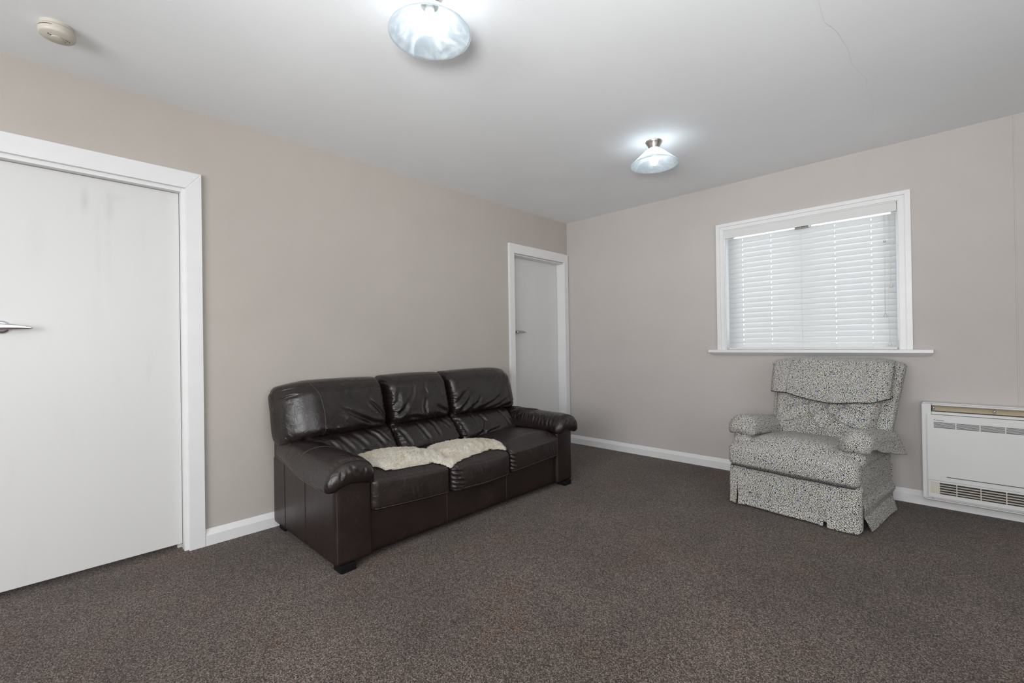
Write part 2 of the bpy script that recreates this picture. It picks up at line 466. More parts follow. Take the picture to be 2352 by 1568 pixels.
def rbox(lo, hi, r, n, deform=None, puff=(0, 0, 0)):
    """rounded box; returns Q (cube coords), P, F, uv"""
    Q, F, AX = cube_grid(*n)
    c = (np.array(lo) + np.array(hi)) / 2; h = (np.array(hi) - np.array(lo)) / 2
    r3 = np.minimum(np.array([r, r, r]) if np.isscalar(r) else np.array(r), h * 0.999)
    # even out: dense near edges is not needed
    X = Q * h
    inner = np.clip(X, -(h - r3), h - r3)
    d = (X - inner) / r3
    L = np.linalg.norm(d, axis=1, keepdims=True); mx = np.abs(d).max(axis=1, keepdims=True)
    with np.errstate(all='ignore'):
        d2 = np.where(L > 1e-9, d / L * mx, d)
    # on the surface mx is 1
    P = inner + d2 * r3
    for a in range(3):
        if puff[a]:
            o = [i for i in range(3) if i != a]
            w = np.cos(Q[:, o[0]] * math.pi / 2) ** 0.6 * np.cos(Q[:, o[1]] * math.pi / 2) ** 0.6
            P[:, a] += np.sign(Q[:, a]) * puff[a] * np.nan_to_num(w) * np.abs(Q[:, a])
    P = P + c
    cu = X + c
    uvsrc = {0: (1, 2), 1: (0, 2), 2: (0, 1)}
    uv = np.zeros((len(F), 4, 2))
    for a in range(3):
        mk_ = AX == a; i, j = uvsrc[a]
        uv[mk_, :, 0] = cu[F[mk_]][:, :, i]; uv[mk_, :, 1] = cu[F[mk_]][:, :, j]
    if deform is not None: P = deform(P, Q)
    return Q, P, F, uv.reshape(-1, 2)

def stroke_disp(A, strokes):
    """A (n,2) coordinates, strokes [(points, width, depth)] -> displacement (negative = valley)"""
    out = np.zeros(len(A))
    for pts, w, d in strokes:
        pts = np.array(pts, float)
        best = np.full(len(A), 1e9); tt = np.zeros(len(A)); tot = 0
        seg = np.linalg.norm(np.diff(pts, axis=0), axis=1); T = seg.sum()
        for i in range(len(pts) - 1):
            a, b = pts[i], pts[i + 1]; ab = b - a
            t = np.clip(((A - a) @ ab) / (ab @ ab), 0, 1)
            dist = np.linalg.norm(A - (a + t[:, None] * ab), axis=1)
            m_ = dist < best
            best[m_] = dist[m_]; tt[m_] = ((tot + t * seg[i]) / T)[m_]; tot += seg[i]
        fade = np.clip(np.sin(np.clip(tt, 0.02, 0.98) * math.pi) * 1.4, 0, 1)
        s = best / w
        out += d * fade * (-np.exp(-s ** 2) + 0.75 * np.exp(-((s - 1.9) / 0.95) ** 2))
    return out

def gathers(a0, a1, b, blen, n, w, d, seed, jitter=0.3, slant=0.0):
    """short creases leaving a seam: seam runs from a0 to a1 at coordinate b, creases go blen away.
    returns strokes in (seam coord, across coord)"""
    r = random.Random(seed); out = []
    for i in range(n):
        t = (i + 0.5 + r.uniform(-jitter, jitter)) / n
        p = a0 + (a1 - a0) * t; L = blen * r.uniform(0.45, 1.1); s = slant + r.uniform(-0.25, 0.25)
        out.append(([(p, b), (p + s * L * 0.5 + r.uniform(-.004, .004), b + L * 0.5), (p + s * L, b + L)], w * r.uniform(0.7, 1.2), d * r.uniform(0.6, 1.15)))
    return out

def swap(st): return [([(q, p) for p, q in pts], w, d) for pts, w, d in st]

def bvh(o):
    dg = bpy.context.evaluated_depsgraph_get()
    me = o.data
    return BVHTree.FromPolygons([v.co.copy() for v in me.vertices], [tuple(p.vertices) for p in me.polygons])

def lay(tree, origins, direction, lift=0.0005):
    pts = []
    for o in origins:
        hit = tree.ray_cast(Vector(o), Vector(direction))
        if hit[0] is not None: pts.append(hit[0] + hit[1].normalized() * lift * (1 if hit[1].dot(Vector(direction)) < 0 else -1))
    return pts

def resample(pts, n):
    pts = [Vector(p) for p in pts]
    L = [0]
    for a, b in zip(pts, pts[1:]): L.append(L[-1] + (b - a).length)
    out = []
    for i in range(n):
        s = L[-1] * i / (n - 1)
        k = max(j for j in range(len(L)) if L[j] <= s + 1e-9); k = min(k, len(pts) - 2)
        t = (s - L[k]) / max(1e-9, L[k + 1] - L[k])
        out.append(pts[k].lerp(pts[k + 1], min(1, max(0, t))))
    return out

def seam_on(name, part_obj, pts, direction, r, mat, n=40, lift=0.0004):
    p = lay(bvh(part_obj), [tuple(q) for q in resample(pts, n)], direction, lift)
    if len(p) > 2:
        return MB().tube(p, r, 6).build(name, mat, part_obj, smooth=True)

# ------------------------------------------------------------------ the setting
H = 2.4
XR, YB = 5.2, -6.5
T = 0.14
def structure(name, mb, mat, **kw):
    o = mb.build(name, mat, **kw); tag(o, kind='structure'); return o

structure('floor', MB().box(-T, XR + T, YB - T, T, -0.1, 0), M['carpet'])
ceil = structure('ceiling', MB().box(-T, XR + T, YB - T, T, H, H + 0.12), M['ceiling'])
# skim-coated sheet edge on the ceiling, running out from the window wall
edge = [(2.648, -0.0), (2.641, -0.105), (2.655, -0.2), (2.672, -0.22), (2.668, -0.5), (2.70, -0.75), (2.69, -0.998), (2.700, -1.094), (2.662, -1.30), (2.668, -1.443), (2.648, -1.636), (2.622, -1.732), (2.63, -1.95)]
pp = MB(); poly = edge + [(2.63, YB), (XR, YB), (XR, 0)]
pp.prism(poly, 2, H - 0.0012, H + 0.001)
o = pp.build('plaster_sheet', M['ceiling'], ceil, bevel=0.001)

D1 = (-4.24, -3.45, 1.95)    # left door opening y0,y1,top
D2 = (-0.865, -0.078, 1.95)
w = MB()
w.box(-T, 0, YB - T, D1[0], 0, H); w.box(-T, 0, D1[0], D1[1], D1[2], H)
w.box(-T, 0, D1[1], D2[0], 0, H); w.box(-T, 0, D2[0], D2[1], D2[2], H); w.box(-T, 0, D2[1], T, 0, H)
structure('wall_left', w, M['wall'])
WX0, WX1, WZ0, WZ1 = 1.645, 2.757, 1.005, 2.015
w = MB()
w.box(0, WX0, 0, T, 0, H); w.box(WX1, XR + T, 0, T, 0, H); w.box(WX0, WX1, 0, T, 0, WZ0); w.box(WX0, WX1, 0, T, WZ1, H)
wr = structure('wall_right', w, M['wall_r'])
# lining sheet joint cover on the window wall
MB().box(3.2755, 3.2825, -0.0022, 0.001, 0.0, H).build('joint_strip', M['wall_r'], wr, bevel=0.001)
MB().box(3.13, 3.132, -0.0006, 0.001, 2.15, H).build('hairline_joint', M['wall_r'], wr)
# walls behind and beside the camera, each with an unseen opening added for fill light
w = MB(); w.box(0, 1.2, YB - T, YB, 0, H); w.box(4.0, XR + T, YB - T, YB, 0, H); w.box(1.2, 4.0, YB - T, YB, 0, 0.75); w.box(1.2, 4.0, YB - T, YB, 2.15, H)
structure('wall_back', w, M['wall'])
w = MB(); w.box(XR, XR + T, YB, -4.8, 0, H); w.box(XR, XR + T, -2.4, 0, 0, H); w.box(XR, XR + T, -4.8, -2.4, 0, 0.75); w.box(XR, XR + T, -4.8, -2.4, 2.15, H)
structure('wall_side', w, M['wall'])

# skirting: bevelled profile
def skirt(name, axis, a, b):
    prof = [(0, 0), (0.019, 0), (0.019, 0.057), (0.003, 0.086), (0, 0.088)]
    s = MB()
    if axis == 'y': s.prism(prof, 1, a, b)                      # along the left wall, x out
    else: s.prism([(-p, z) for p, z in prof], 0, a, b)
    structure(name, s, M['trim'])
skirt('baseboard_left', 'y', -3.3705, -0.935)
skirt('baseboard_front', 'y', YB, -4.33)
skirt('baseboard_right', 'x', 0.02, XR)

# ------------------------------------------------------------------ doors
def door(num, y0, y1, ztop, leafx, casing_w, casing_r, hy, hz, tip, far):
    root = empty('door_%d' % num, (0, (y0 + y1) / 2, 0)); tag(root, kind='structure')
    def loc(mb):
        mb.P = [(p[0], p[1] - (y0 + y1) / 2, p[2]) for p in mb.P]; return mb
    # architrave with mitred corners
    o0, o1, zo = y0 - casing_w, y1 + casing_r, ztop + 0.098
    c = MB(); i0, i1, zi = y0 + 0.0, y1 + 0.006, ztop + 0.008
    if num == 2: i1 = y1
    for poly in ([(o0, 0), (i0, 0), (i0, zi), (o0, zo)], [(i1, 0), (o1, 0), (o1, zo), (i1, zi)], [(o0, zo), (i0, zi), (i1, zi), (o1, zo)]):
        c.prism(poly, 0, -0.001, 0.021)
    loc(c).build('architrave', M['trim'], root, bevel=0.0016)
    # jamb lining with a stop
    j = MB(); t = 0.012
    if num == 1:
        j.box(-T, 0.0015, y1 - t, y1 + 0.009, 0, ztop + 0.011); j.box(-T, 0.0015, y0 - 0.009, y0 + t, 0, ztop + 0.011); j.box(-T, 0.0015, y0 + t, y1 - t, ztop - t, ztop + 0.011)
    else:
        j.box(-T, 0.004, y1 - 0.002, y1 + 0.001, 0, ztop); j.box(-T, 0.004, y0 - 0.001, y0 + 0.004, 0, ztop); j.box(-T, 0.004, y0, y1, ztop - 0.006, ztop)
    loc(j).build('door_jamb', M['trim'], root, bevel=0.001)
    gap = 0.014 if num == 1 else 0.007
    l = MB().box(leafx - 0.036, leafx, y0 + gap, y1 - gap, 0.032 if num == 1 else 0.012, ztop - gap)
    lf = l.build('door_leaf', M['door'], root, bevel=0.0015)
    lf.location = (0, -(y0 + y1) / 2, 0)
    # threshold darkness is real: a dark gap under the leaf leads to the next room
    st = MB().box(leafx - 0.06, leafx - 0.037, y0, y0 + 0.03, 0, ztop).box(leafx - 0.06, leafx - 0.037, y1 - 0.03, y1, 0, ztop).box(leafx - 0.06, leafx - 0.037, y0, y1, ztop - 0.03, ztop)
    loc(st).build('door_stop', M['trim'], root)
    # lever handle
    hroot = lf
    rose = MB(); n = 40
    prof = [(0.0, 0.0), (0.029, 0.0), (0.0292, 0.004), (0.027, 0.0075), (0.018, 0.0095), (0.0, 0.0105)]
    P = []; 
    for (r, x) in prof:
        for k in range(n):
            th = 2 * math.pi * k / n
            P.append((leafx + x, hy + r * math.cos(th), hz + r * math.sin(th)))
    F = [(i * n + k, i * n + (k + 1) % n, (i + 1) * n + (k + 1) % n, (i + 1) * n + k) for i in range(len(prof) - 1) for k in range(n)]
    rose.add(P, F)
    mat = M['chrome'] if num == 1 else M['nickel']
    ro = rose.build('handle_rose', mat, lf, smooth=True)
    lv = MB()
    lv.tube([(leafx + 0.008, hy, hz), (leafx + 0.03, hy, hz), (leafx + 0.045, hy + 0.003, hz)], [0.011, 0.0095, 0.0095], 20)
    # flat blade lever tapering to a point
    K = 26; n = 20; P = []
    for i in range(K):
        t = i / (K - 1)
        y = hy - 0.014 + (tip + 0.014) * t
        hh = (0.0130 * (1 - t) ** 0.6 + 0.0028) * min(1, (t + 0.02) * 14) ** 0.5
        ww = 0.006 * (1 - 0.55 * t) * min(1, (t + 0.02) * 14) ** 0.5
        zc = hz + 0.002 * math.sin(t * 3) - 0.0035 * t
        xc = leafx + 0.048 - 0.006 * t
        for k in range(n):
            th = 2 * math.pi * k / n
            P.append((xc + ww * math.cos(th), y, zc + hh * math.sin(th)))
    F = [(i * n + k, i * n + (k + 1) % n, (i + 1) * n + (k + 1) % n, (i + 1) * n + k) for i in range(K - 1) for k in range(n)]
    F += [tuple(range(n))[::-1], tuple((K - 1) * n + k for k in range(n))]
    lv.add(P, F)
    lv.build('handle_lever', mat, lf, smooth=True)
    return root
door(1, D1[0], D1[1], D1[2], -0.040, 0.082, 0.079, -4.108, 1.197, 0.096, False)
door(2, D2[0], D2[1], D2[2], -0.085, 0.068, 0.067, -0.765, 1.204, 0.12, True)
# the rooms behind the doors, closed off so no daylight shows under the leaves
structure('wall_passage', MB().box(-0.6, -0.55, YB, 0.1, 0, H), M['wall'])
structure('floor_passage', MB().box(-0.6, -T, YB, 0.1, -0.05, 0), M['carpet'])

# ------------------------------------------------------------------ window
win = empty('window_1', ((WX0 + WX1) / 2, 0, WZ0)); tag(win, kind='structure')
wo = Vector(win.location)
def L(mb, o=None):
    o = o or wo
    mb.P = [(p[0] - o.x, p[1] - o.y, p[2] - o.z) for p in mb.P]; return mb
ox0, ox1, oz1 = 1.584, 2.820, 2.0695
c = MB()
def frame(c, a0, a1, at, b0, b1, bt, y0, y1, zb=1.012):
    c.prism([(a0, zb), (b0, zb), (b0, bt), (a0, at)], 1, y0, y1)
    c.prism([(b1, zb), (a1, zb), (a1, at), (b1, bt)], 1, y0, y1)
    c.prism([(a0, at), (b0, bt), (b1, bt), (a1, at)], 1, y0, y1)
frame(c, ox0, ox1, oz1, ox0 + 0.03, ox1 - 0.03, oz1 - 0.026, -0.024, 0.001)
L(c).build('outer_moulding', M['trim'], win, bevel=0.0008)
c = MB()
frame(c, ox0 + 0.03, ox1 - 0.03, oz1 - 0.026, WX0, WX1, WZ1, -0.015, 0.001)
L(c).build('inner_moulding', M['trim'], win, bevel=0.0006)
c = MB()
frame(c, WX0, WX1, WZ1, WX0 + 0.006, WX1 - 0.006, WZ1 - 0.005, -0.004, T)
L(c).build('window_reveal', M['trim'], win)
# sashes and glass behind the blind
c = MB()
for (x0, x1) in ((WX0, 2.2), (2.2, WX1)):
    c.box(x0, x0 + 0.045, 0.095, 0.135, WZ0, WZ1); c.box(x1 - 0.045, x1, 0.095, 0.135, WZ0, WZ1)
    c.box(x0 + 0.045, x1 - 0.045, 0.095, 0.135, WZ0, WZ0 + 0.05); c.box(x0 + 0.045, x1 - 0.045, 0.095, 0.135, WZ1 - 0.03, WZ1)
L(c).build('window_sash', M['trim'], win, bevel=0.002)
L(MB().box(WX0 + 0.045, 2.155, 0.113, 0.117, WZ0 + 0.05, WZ1 - 0.03)).build('window_pane', M['glass'], win)
L(MB().box(2.245, WX1 - 0.045, 0.113, 0.117, WZ0 + 0.05, WZ1 - 0.03)).build('window_pane', M['glass'], win)
# sill board and the moulding under it
c = MB().prism([(-0.055, 0.988), (-0.058, 0.992), (-0.058, 1.008), (-0.054, 1.012), (0.14, 1.012), (0.14, 0.988)], 0, 1.520, 2.918)
L(c).build('window_sill', M['trim'], win, bevel=0.0015)
c = MB()
P = [(1.535, 0, 0.969), (2.905, 0, 0.969), (1.520, 0, 0.9885), (2.918, 0, 0.9885), (1.56, -0.018, 0.969), (2.88, -0.018, 0.969), (1.528, -0.05, 0.9885), (2.912, -0.05, 0.9885)]
c.add(P, [(0, 1, 5, 4), (4, 5, 7, 6), (2, 6, 7, 3), (0, 4, 6, 2), (1, 3, 7, 5), (0, 2, 3, 1)])
L(c).build('sill_moulding', M['trim'], win)

# ------------------------------------------------------------------ venetian blind
BX0, BX1 = 1.668, 2.742
bl = empty('venetian_blind', (2.2, 0.03, 1.012), label='white slatted venetian blind pulled down and closed inside the window frame', cat='blind')
bo = Vector(bl.location)
def LB(mb): return L(mb, bo)
c = MB().prism([(-0.012, 1.944), (-0.010, 2.006), (-0.004, 2.010), (-0.002, 2.010), (-0.002, 1.944)], 0, WX0 + 0.006, WX1 - 0.009)
LB(c).build('pelmet', M['plastic_white'], bl, bevel=0.0015)
c = MB().box(BX0, BX1, 0.015, 0.06, 1.966, 2.006)
LB(c).build('headrail', M['plastic_white'], bl)
LB(MB().box(2.155, 2.245, 0.012, 0.05, 1.935, 1.966)).build('centre_bracket', M['steel'], bl)
NS = 22; z_top, pitch = 1.9165, 0.0413
lad = [1.778, 1.987, 2.195, 2.403, 2.611]
holes = [1.778, 1.987, 2.403, 2.611]
tilt = math.radians(70)
def slat_mesh():
    wd, th = 0.050, 0.0026
    xs = [BX0]
    for h_ in holes: xs += [h_ - 0.0026, h_ + 0.0026]
    xs += [BX1]
    for h_ in (2.195,): xs.append(h_)
    xs = sorted(xs)
    K = 10; vs = [-0.5 + k / K for k in range(K + 1)]
    P = []; F = []
    for side in (0, 1):
        for x in xs:
            for v in vs:
                s = v * wd; crown = 0.0035 * (1 - (2 * v) ** 2)
                kink = 0.0025 * (1 - abs(x - 2.195) / 0.54)
                y = math.cos(tilt) * s - math.sin(tilt) * (crown + (th if side == 0 else 0)) 
                z = -math.sin(tilt) * s * -1 - math.cos(tilt) * 0 + kink
                # top edge leans to the room, bottom edge to the glass
                P.append((x - bo.x, y, z))
    nv = len(vs); off = len(xs) * nv
    holecols = [i for i in range(len(xs) - 1) if abs((xs[i + 1] - xs[i]) - 0.0052) < 1e-6]
    for i in range(len(xs) - 1):
        for k in range(K):
            if i in holecols and 4 <= k <= 6: continue
            a = i * nv + k; F.append((a, a + 1, a + nv + 1, a + nv))
            F.append((off + a, off + a + nv, off + a + nv + 1, off + a + 1))
    for k in (0, K):
        for i in range(len(xs) - 1):
            a = i * nv + k; q = (a, a + nv, off + a + nv, off + a); F.append(q if k == 0 else q[::-1])
    for i in (0, len(xs) - 1):
        for k in range(K):
            a = i * nv + k; F.append((a, off + a, off + a + 1, a + 1))
    return P, F
P, F = slat_mesh()
s0 = mk('slat', P, F, M['slat'], bl)
s0.location = (0, 0.0, z_top - bo.z)
for i in range(1, NS):
    s = s0.copy(); COL.objects.link(s); s.parent = bl
    zz = z_top - i * pitch
    s.location = (0, 0.0, zz - bo.z)
c = MB().box(BX0, BX1, 0.008, 0.052, 1.0135, 1.029)
LB(c).build('bottom_rail', M['plastic_white'], bl, bevel=0.003)
for h_ in lad:
    r = 0.0008 if h_ != 2.195 else 0.0010
    pts = []
    for i in range(NS):
        zc = z_top - i * pitch
        pts += [(h_, 0.003, zc + 0.020), (h_ + 0.0006, 0.006, zc + 0.001)]
    pts += [(h_ + 0.003, 0.004, 1.03), (h_, 0.008, 1.02)]
    LB(MB().tube([(h_, 0.004, 1.95)] + pts, r, 6)).build('ladder_cord', M['cord'], bl, smooth=True)
def acorn(x, y, z, s=1.0):
    return LB(MB().lathe([(0.0005, 0.030 * s), (0.0035 * s, 0.029 * s), (0.0055 * s, 0.018 * s), (0.0085 * s, 0.004 * s), (0.0085 * s, 0.0), (0.0005, 0.0)], (x, y, z), 20))
def cord(pts, r=0.0007): return LB(MB().tube(pts, r, 6)).build('pull_cord', M['cord'], bl, smooth=True)
cord([(2.681, -0.004, 1.945), (2.681, -0.006, 1.75), (2.6785, -0.006, 1.5), (2.682, -0.006, 1.262)])
cord([(2.686, -0.004, 1.945), (2.689, -0.006, 1.75), (2.685, -0.006, 1.5), (2.683, -0.006, 1.262)])
acorn(2.682, -0.006, 1.232, 1.15).build('cord_tassel', M['plastic_white'], bl, smooth=True)
cord([(2.700, -0.004, 1.945), (2.702, -0.005, 1.6), (2.700, -0.006, 1.3), (2.703, -0.006, 1.065)])
acorn(2.703, -0.006, 1.038, 1.1).build('cord_tassel', M['plastic_white'], bl, smooth=True)
cord([(2.709, -0.004, 1.945), (2.710, -0.005, 1.7), (2.7135, -0.006, 1.462)])
acorn(2.7145, -0.006, 1.432, 1.1).build('cord_tassel', M['plastic_white'], bl, smooth=True)
cord([(2.715, -0.004, 1.945), (2.714, -0.005, 1.7), (2.7135, -0.006, 1.462)])
LB(MB().lathe([(0.0005, 0.008), (0.006, 0.006), (0.0075, 0.0), (0.006, -0.006), (0.0005, -0.008)], (2.684, -0.007, 1.750), 16)).build('cord_joiner', M['chrome'], bl, smooth=True)

# ------------------------------------------------------------------ ceiling lamps
def lamp(x, y, label, n_on):
    root = empty('ceiling_lamp', (x, y, H), label=label, cat='ceiling light')
    r = 0.152
    sh = MB()
    outer = [(0.034, -0.046), (0.044, -0.052), (0.075, -0.078), (0.112, -0.112), (0.140, -0.139), (0.149, -0.146), (0.1525, -0.153)]
    inner = [(0.1495, -0.153), (0.146, -0.146), (0.137, -0.140), (0.109, -0.115), (0.072, -0.081), (0.041, -0.055), (0.032, -0.048)]
    sh.lathe(outer + inner, (0, 0, 0), 96)
    so_ = sh.build('glass_shade', M['shade'], root, smooth=True)
    so_.data.materials.append(M['shade_in'])
    for p_ in so_.data.polygons:
        if p_.index >= 96 * 7: p_.material_index = 1
    MB().lathe([(0.054, 0.0), (0.054, -0.003), (0.050, -0.010), (0.038, -0.030), (0.033, -0.046), (0.030, -0.050), (0.0, -0.050)], (0, 0, 0), 64).build('ceiling_cup', M['nickel'], root, smooth=True)
    MB().lathe([(0.0, -0.045), (0.017, -0.046), (0.0175, -0.078), (0.0135, -0.079), (0.0135, -0.088), (0.0, -0.088)], (0, 0, 0), 32).build('lamp_holder', M['plastic_white'], root, smooth=True)
    b = MB().lathe([(0.0, -0.086), (0.013, -0.088), (0.014, -0.095), (0.021, -0.106), (0.0255, -0.120), (0.0255, -0.130), (0.021, -0.143), (0.012, -0.151), (0.0, -0.154)], (0, 0, 0), 40)
    b.build('light_bulb', M['bulb'], root, smooth=True)
    return root
lamp(1.593, -2.969, 'lit white glass cone ceiling lamp nearest the camera, at the top edge', 1)
lamp(1.612, -1.200, 'lit white glass cone ceiling lamp farther away, towards the window wall', 2)

# ------------------------------------------------------------------ smoke alarm
sa = empty('smoke_alarm', (0.392, -3.930, H), label='small round cream smoke alarm on the ceiling above the left door', cat='smoke alarm')
MB().lathe([(0.0, 0.0), (0.050, 0.0), (0.050, -0.012), (0.047, -0.013), (0.0, -0.013)], (0, 0, 0), 64).build('mounting_base', M['plastic_cream'], sa, smooth=False)
MB().lathe([(0.0, -0.012), (0.053, -0.015), (0.0550, -0.018), (0.0555, -0.034), (0.0545, -0.042), (0.050, -0.046), (0.0, -0.048)], (0, 0, 0), 64).build('alarm_cover', M['plastic_cream'], sa, smooth=True)
MB().lathe([(0.018, -0.0475), (0.0185, -0.050), (0.0165, -0.051), (0.0, -0.0505)], (0, 0, 0), 40).build('test_button', M['plastic_cream'], sa, smooth=True)
for (ax, ay, wx, wy) in ((0.015, -0.026, 0.010, 0.0012), (0.010, -0.019, 0.0035, 0.003), (0.006, 0.026, 0.004, 0.0016), (0.001, 0.031, 0.004, 0.0018), (-0.004, 0.036, 0.004, 0.0018), (-0.016, 0.024, 0.002, 0.002)):
    mb = MB().box(ax - wx / 2, ax + wx / 2, ay - wy / 2, ay + wy / 2, -0.0488, -0.046)
    mb.build('sounder_slot', M['dark'], sa)
mb = MB()
P = []
for k in range(13):
    th = math.radians(-150 + 60 * k / 12)
    for dz in (-0.0230, -0.0250): P.append((0.0556 * math.cos(th + math.radians(75)), 0.0556 * math.sin(th + math.radians(75)), dz))
mb.add(P, [(2 * k, 2 * k + 1, 2 * k + 3, 2 * k + 2) for k in range(12)])
mb.build('vent_slot', M['dark'], sa)

# ------------------------------------------------------------------ wall heater
hx0, hx1, hz0, hz1, hy = 2.856, 3.62, 0.062, 0.676, -0.11
ht = empty('wall_heater', ((hx0 + hx1) / 2, 0, hz0), label='white low wall-mounted heat pump unit with two grilles, right of the armchair', cat='heater')
ho = Vector(ht.location)
def LH(mb): return L(mb, ho)
# outer frame: left stile, right stile, bottom rail, top strip (open slot for the air flap)
c = MB()
c.box(hx0, hx0 + 0.046, hy, -0.0005, hz0 + 0.014, hz1 - 0.004)
c.box(hx1 - 0.046, hx1, hy, -0.0005, hz0 + 0.014, hz1 - 0.004)
c.box(hx0 + 0.046, hx1 - 0.046, hy, -0.03, hz0 + 0.014, 0.1)
c.box(hx0 + 0.046, hx1 - 0.046, hy, -0.055, 0.607, 0.624)
c.box(hx0 + 0.046, hx1 - 0.046, hy + 0.002, -0.0005, 0.662, 0.672)
LH(c).build('heater_frame', M['plastic_white'], ht, bevel=0.004)
LH(MB().box(hx0 + 0.004, hx1 - 0.004, hy + 0.012, -0.0005, hz1 - 0.004, hz1 + 0.003)).build('top_ledge', M['plastic_white'], ht, bevel=0.003)
c = MB().prism([(hy + 0.012, hz0), (hy + 0.006, hz0 + 0.006), (hy + 0.006, hz0 + 0.012), (-0.0005, hz0 + 0.012), (-0.0005, hz0)], 0, hx0 + 0.006, hx1 - 0.006)
LH(c).build('bottom_lip', M['plastic_white'], ht, bevel=0.003)
# beige flap inside the top slot
c = MB().prism([(-0.098, 0.629), (-0.060, 0.668), (-0.055, 0.668), (-0.093, 0.629)], 0, hx0 + 0.050, hx1 - 0.05)
LH(c).build('air_flap', M['beige'], ht)
LH(MB().box(hx0 + 0.046, hx1 - 0.046, -0.05, -0.03, 0.61, 0.67)).build('slot_back', M['dark'], ht)
for xx in (2.913, 3.173, 3.43):
    LH(MB().box(xx - 0.006, xx + 0.006, -0.1, -0.078, 0.634, 0.646)).build('flap_pivot', M['steel'], ht, bevel=0.002)
    LH(MB().tube([(xx + 0.001, -0.099, 0.640), (xx + 0.001, -0.096, 0.656)], 0.0032, 10)).build('flap_pin', M['chrome'], ht, smooth=True)
# front panel in strips around its grille slots
px0, px1 = hx0 + 0.026, hx1 - 0.026
fy0, fy1 = hy - 0.010, hy
gx = [2.912, 3.011, 3.113, 3.216, 3.32, 3.423, 3.525, 3.566]
fp = MB()
fp.box(px0, px1, fy0, fy1, 0.5625, 0.606)
fp.box(px0, gx[0], fy0, fy1, 0.5255, 0.5625); fp.box(gx[-1], px1, fy0, fy1, 0.5255, 0.5625)
fp.box(px0, px1, fy0, fy1, 0.226, 0.5255)
fp.box(px0, px1, fy0 + 0.0, fy1, 0.196, 0.221)
fp.box(px0, hx0 + 0.11, fy0, fy1, 0.221, 0.226)
LH(fp).build('front_panel', M['plastic_white'], ht)
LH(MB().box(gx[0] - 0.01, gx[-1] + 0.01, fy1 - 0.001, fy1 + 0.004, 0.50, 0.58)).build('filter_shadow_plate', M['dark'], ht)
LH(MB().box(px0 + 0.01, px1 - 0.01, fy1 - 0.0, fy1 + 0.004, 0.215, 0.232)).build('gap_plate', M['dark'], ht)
g = MB()
for k in range(6):
    z = 0.5265 + k * 0.0061 + 0.0032
    g.box(gx[0], gx[-1], fy0 + 0.001, fy1 - 0.003, z, z + 0.0027)
for x in gx[1:-1]: g.box(x - 0.0022, x + 0.0022, fy0 + 0.0004, fy1 - 0.002, 0.5255, 0.5625)
LH(g).build('intake_grille', M['plastic_white'], ht)
# recessed handle on the left
LH(MB().box(px0 + 0.012, hx0 + 0.088, fy0 - 0.0015, fy0 + 0.002, 0.203, 0.223)).build('panel_catch', M['plastic_white'], ht, bevel=0.001)
# lower outlet
lo = MB()
lo.box(px0, px1, fy0, fy1, 0.183, 0.1945); lo.box(px0, px1, fy0, fy1, 0.089, 0.113)
lo.box(px0, px0 + 0.012, fy0, fy1, 0.113, 0.183); lo.box(px1 - 0.012, px1, fy0, fy1, 0.113, 0.183)
LH(lo).build('outlet_surround', M['plastic_white'], ht, bevel=0.001)
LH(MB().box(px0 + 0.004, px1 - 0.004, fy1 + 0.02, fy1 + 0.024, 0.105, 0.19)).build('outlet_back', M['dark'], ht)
LH(MB().prism([(fy0 + 0.003, 0.113), (fy0 + 0.003, 0.183), (fy1 + 0.018, 0.183), (fy1 + 0.018, 0.113)], 0, px0 + 0.012, px0 + 0.053)).build('outlet_end_block', M['plastic_cream'], ht)
og = MB()
for k in range(4):
    z = 0.121 + k * 0.0155
    og.prism([(fy0 + 0.001, z), (fy0 + 0.001, z + 0.0034), (fy1 + 0.004, z + 0.0050), (fy1 + 0.004, z + 0.0030)], 0, px0 + 0.012, px1 - 0.012)
for x in (3.010, 3.112, 3.215, 3.318, 3.42, 3.52): og.box(x - 0.0022, x + 0.0022, fy0 + 0.0, fy1 + 0.01, 0.113, 0.183)
LH(og).build('outlet_louvre', M['plastic_cream'], ht)
# maker's mark
tx = bpy.data.curves.new('mark', 'FONT'); tx.body = 'DAIKIN'; tx.size = 0.0098; tx.shear = 0.25; tx.offset = 0.0002; tx.extrude = 0.0003; tx.space_character = 1.08
to = bpy.data.objects.new('mark_tmp', tx); COL.objects.link(to)
bpy.context.view_layer.update()
me = bpy.data.meshes.new_from_object(to.evaluated_get(bpy.context.evaluated_depsgraph_get()))
bpy.data.objects.remove(to)
me.materials.clear(); me.materials.append(M['print'])
mo = bpy.data.objects.new('maker_lettering', me); COL.objects.link(mo); mo.parent = ht
mo.rotation_euler = (math.pi / 2, 0, 0); mo.location = (2.9225 - ho.x, fy0 - 0.0004, 0.5695 - ho.z)
mo.scale = (1.0, 0.8, 1)
c = MB().prism([(2.912, 0.5775), (2.9215, 0.5775), (2.9185, 0.5745), (2.9155, 0.5745)], 1, fy0 - 0.0007, fy0)
c.prism([(2.9125, 0.569), (2.9155, 0.5752), (2.9185, 0.5745)], 1, fy0 - 0.0007, fy0)
LH(c).build('maker_symbol', M['print'], ht)

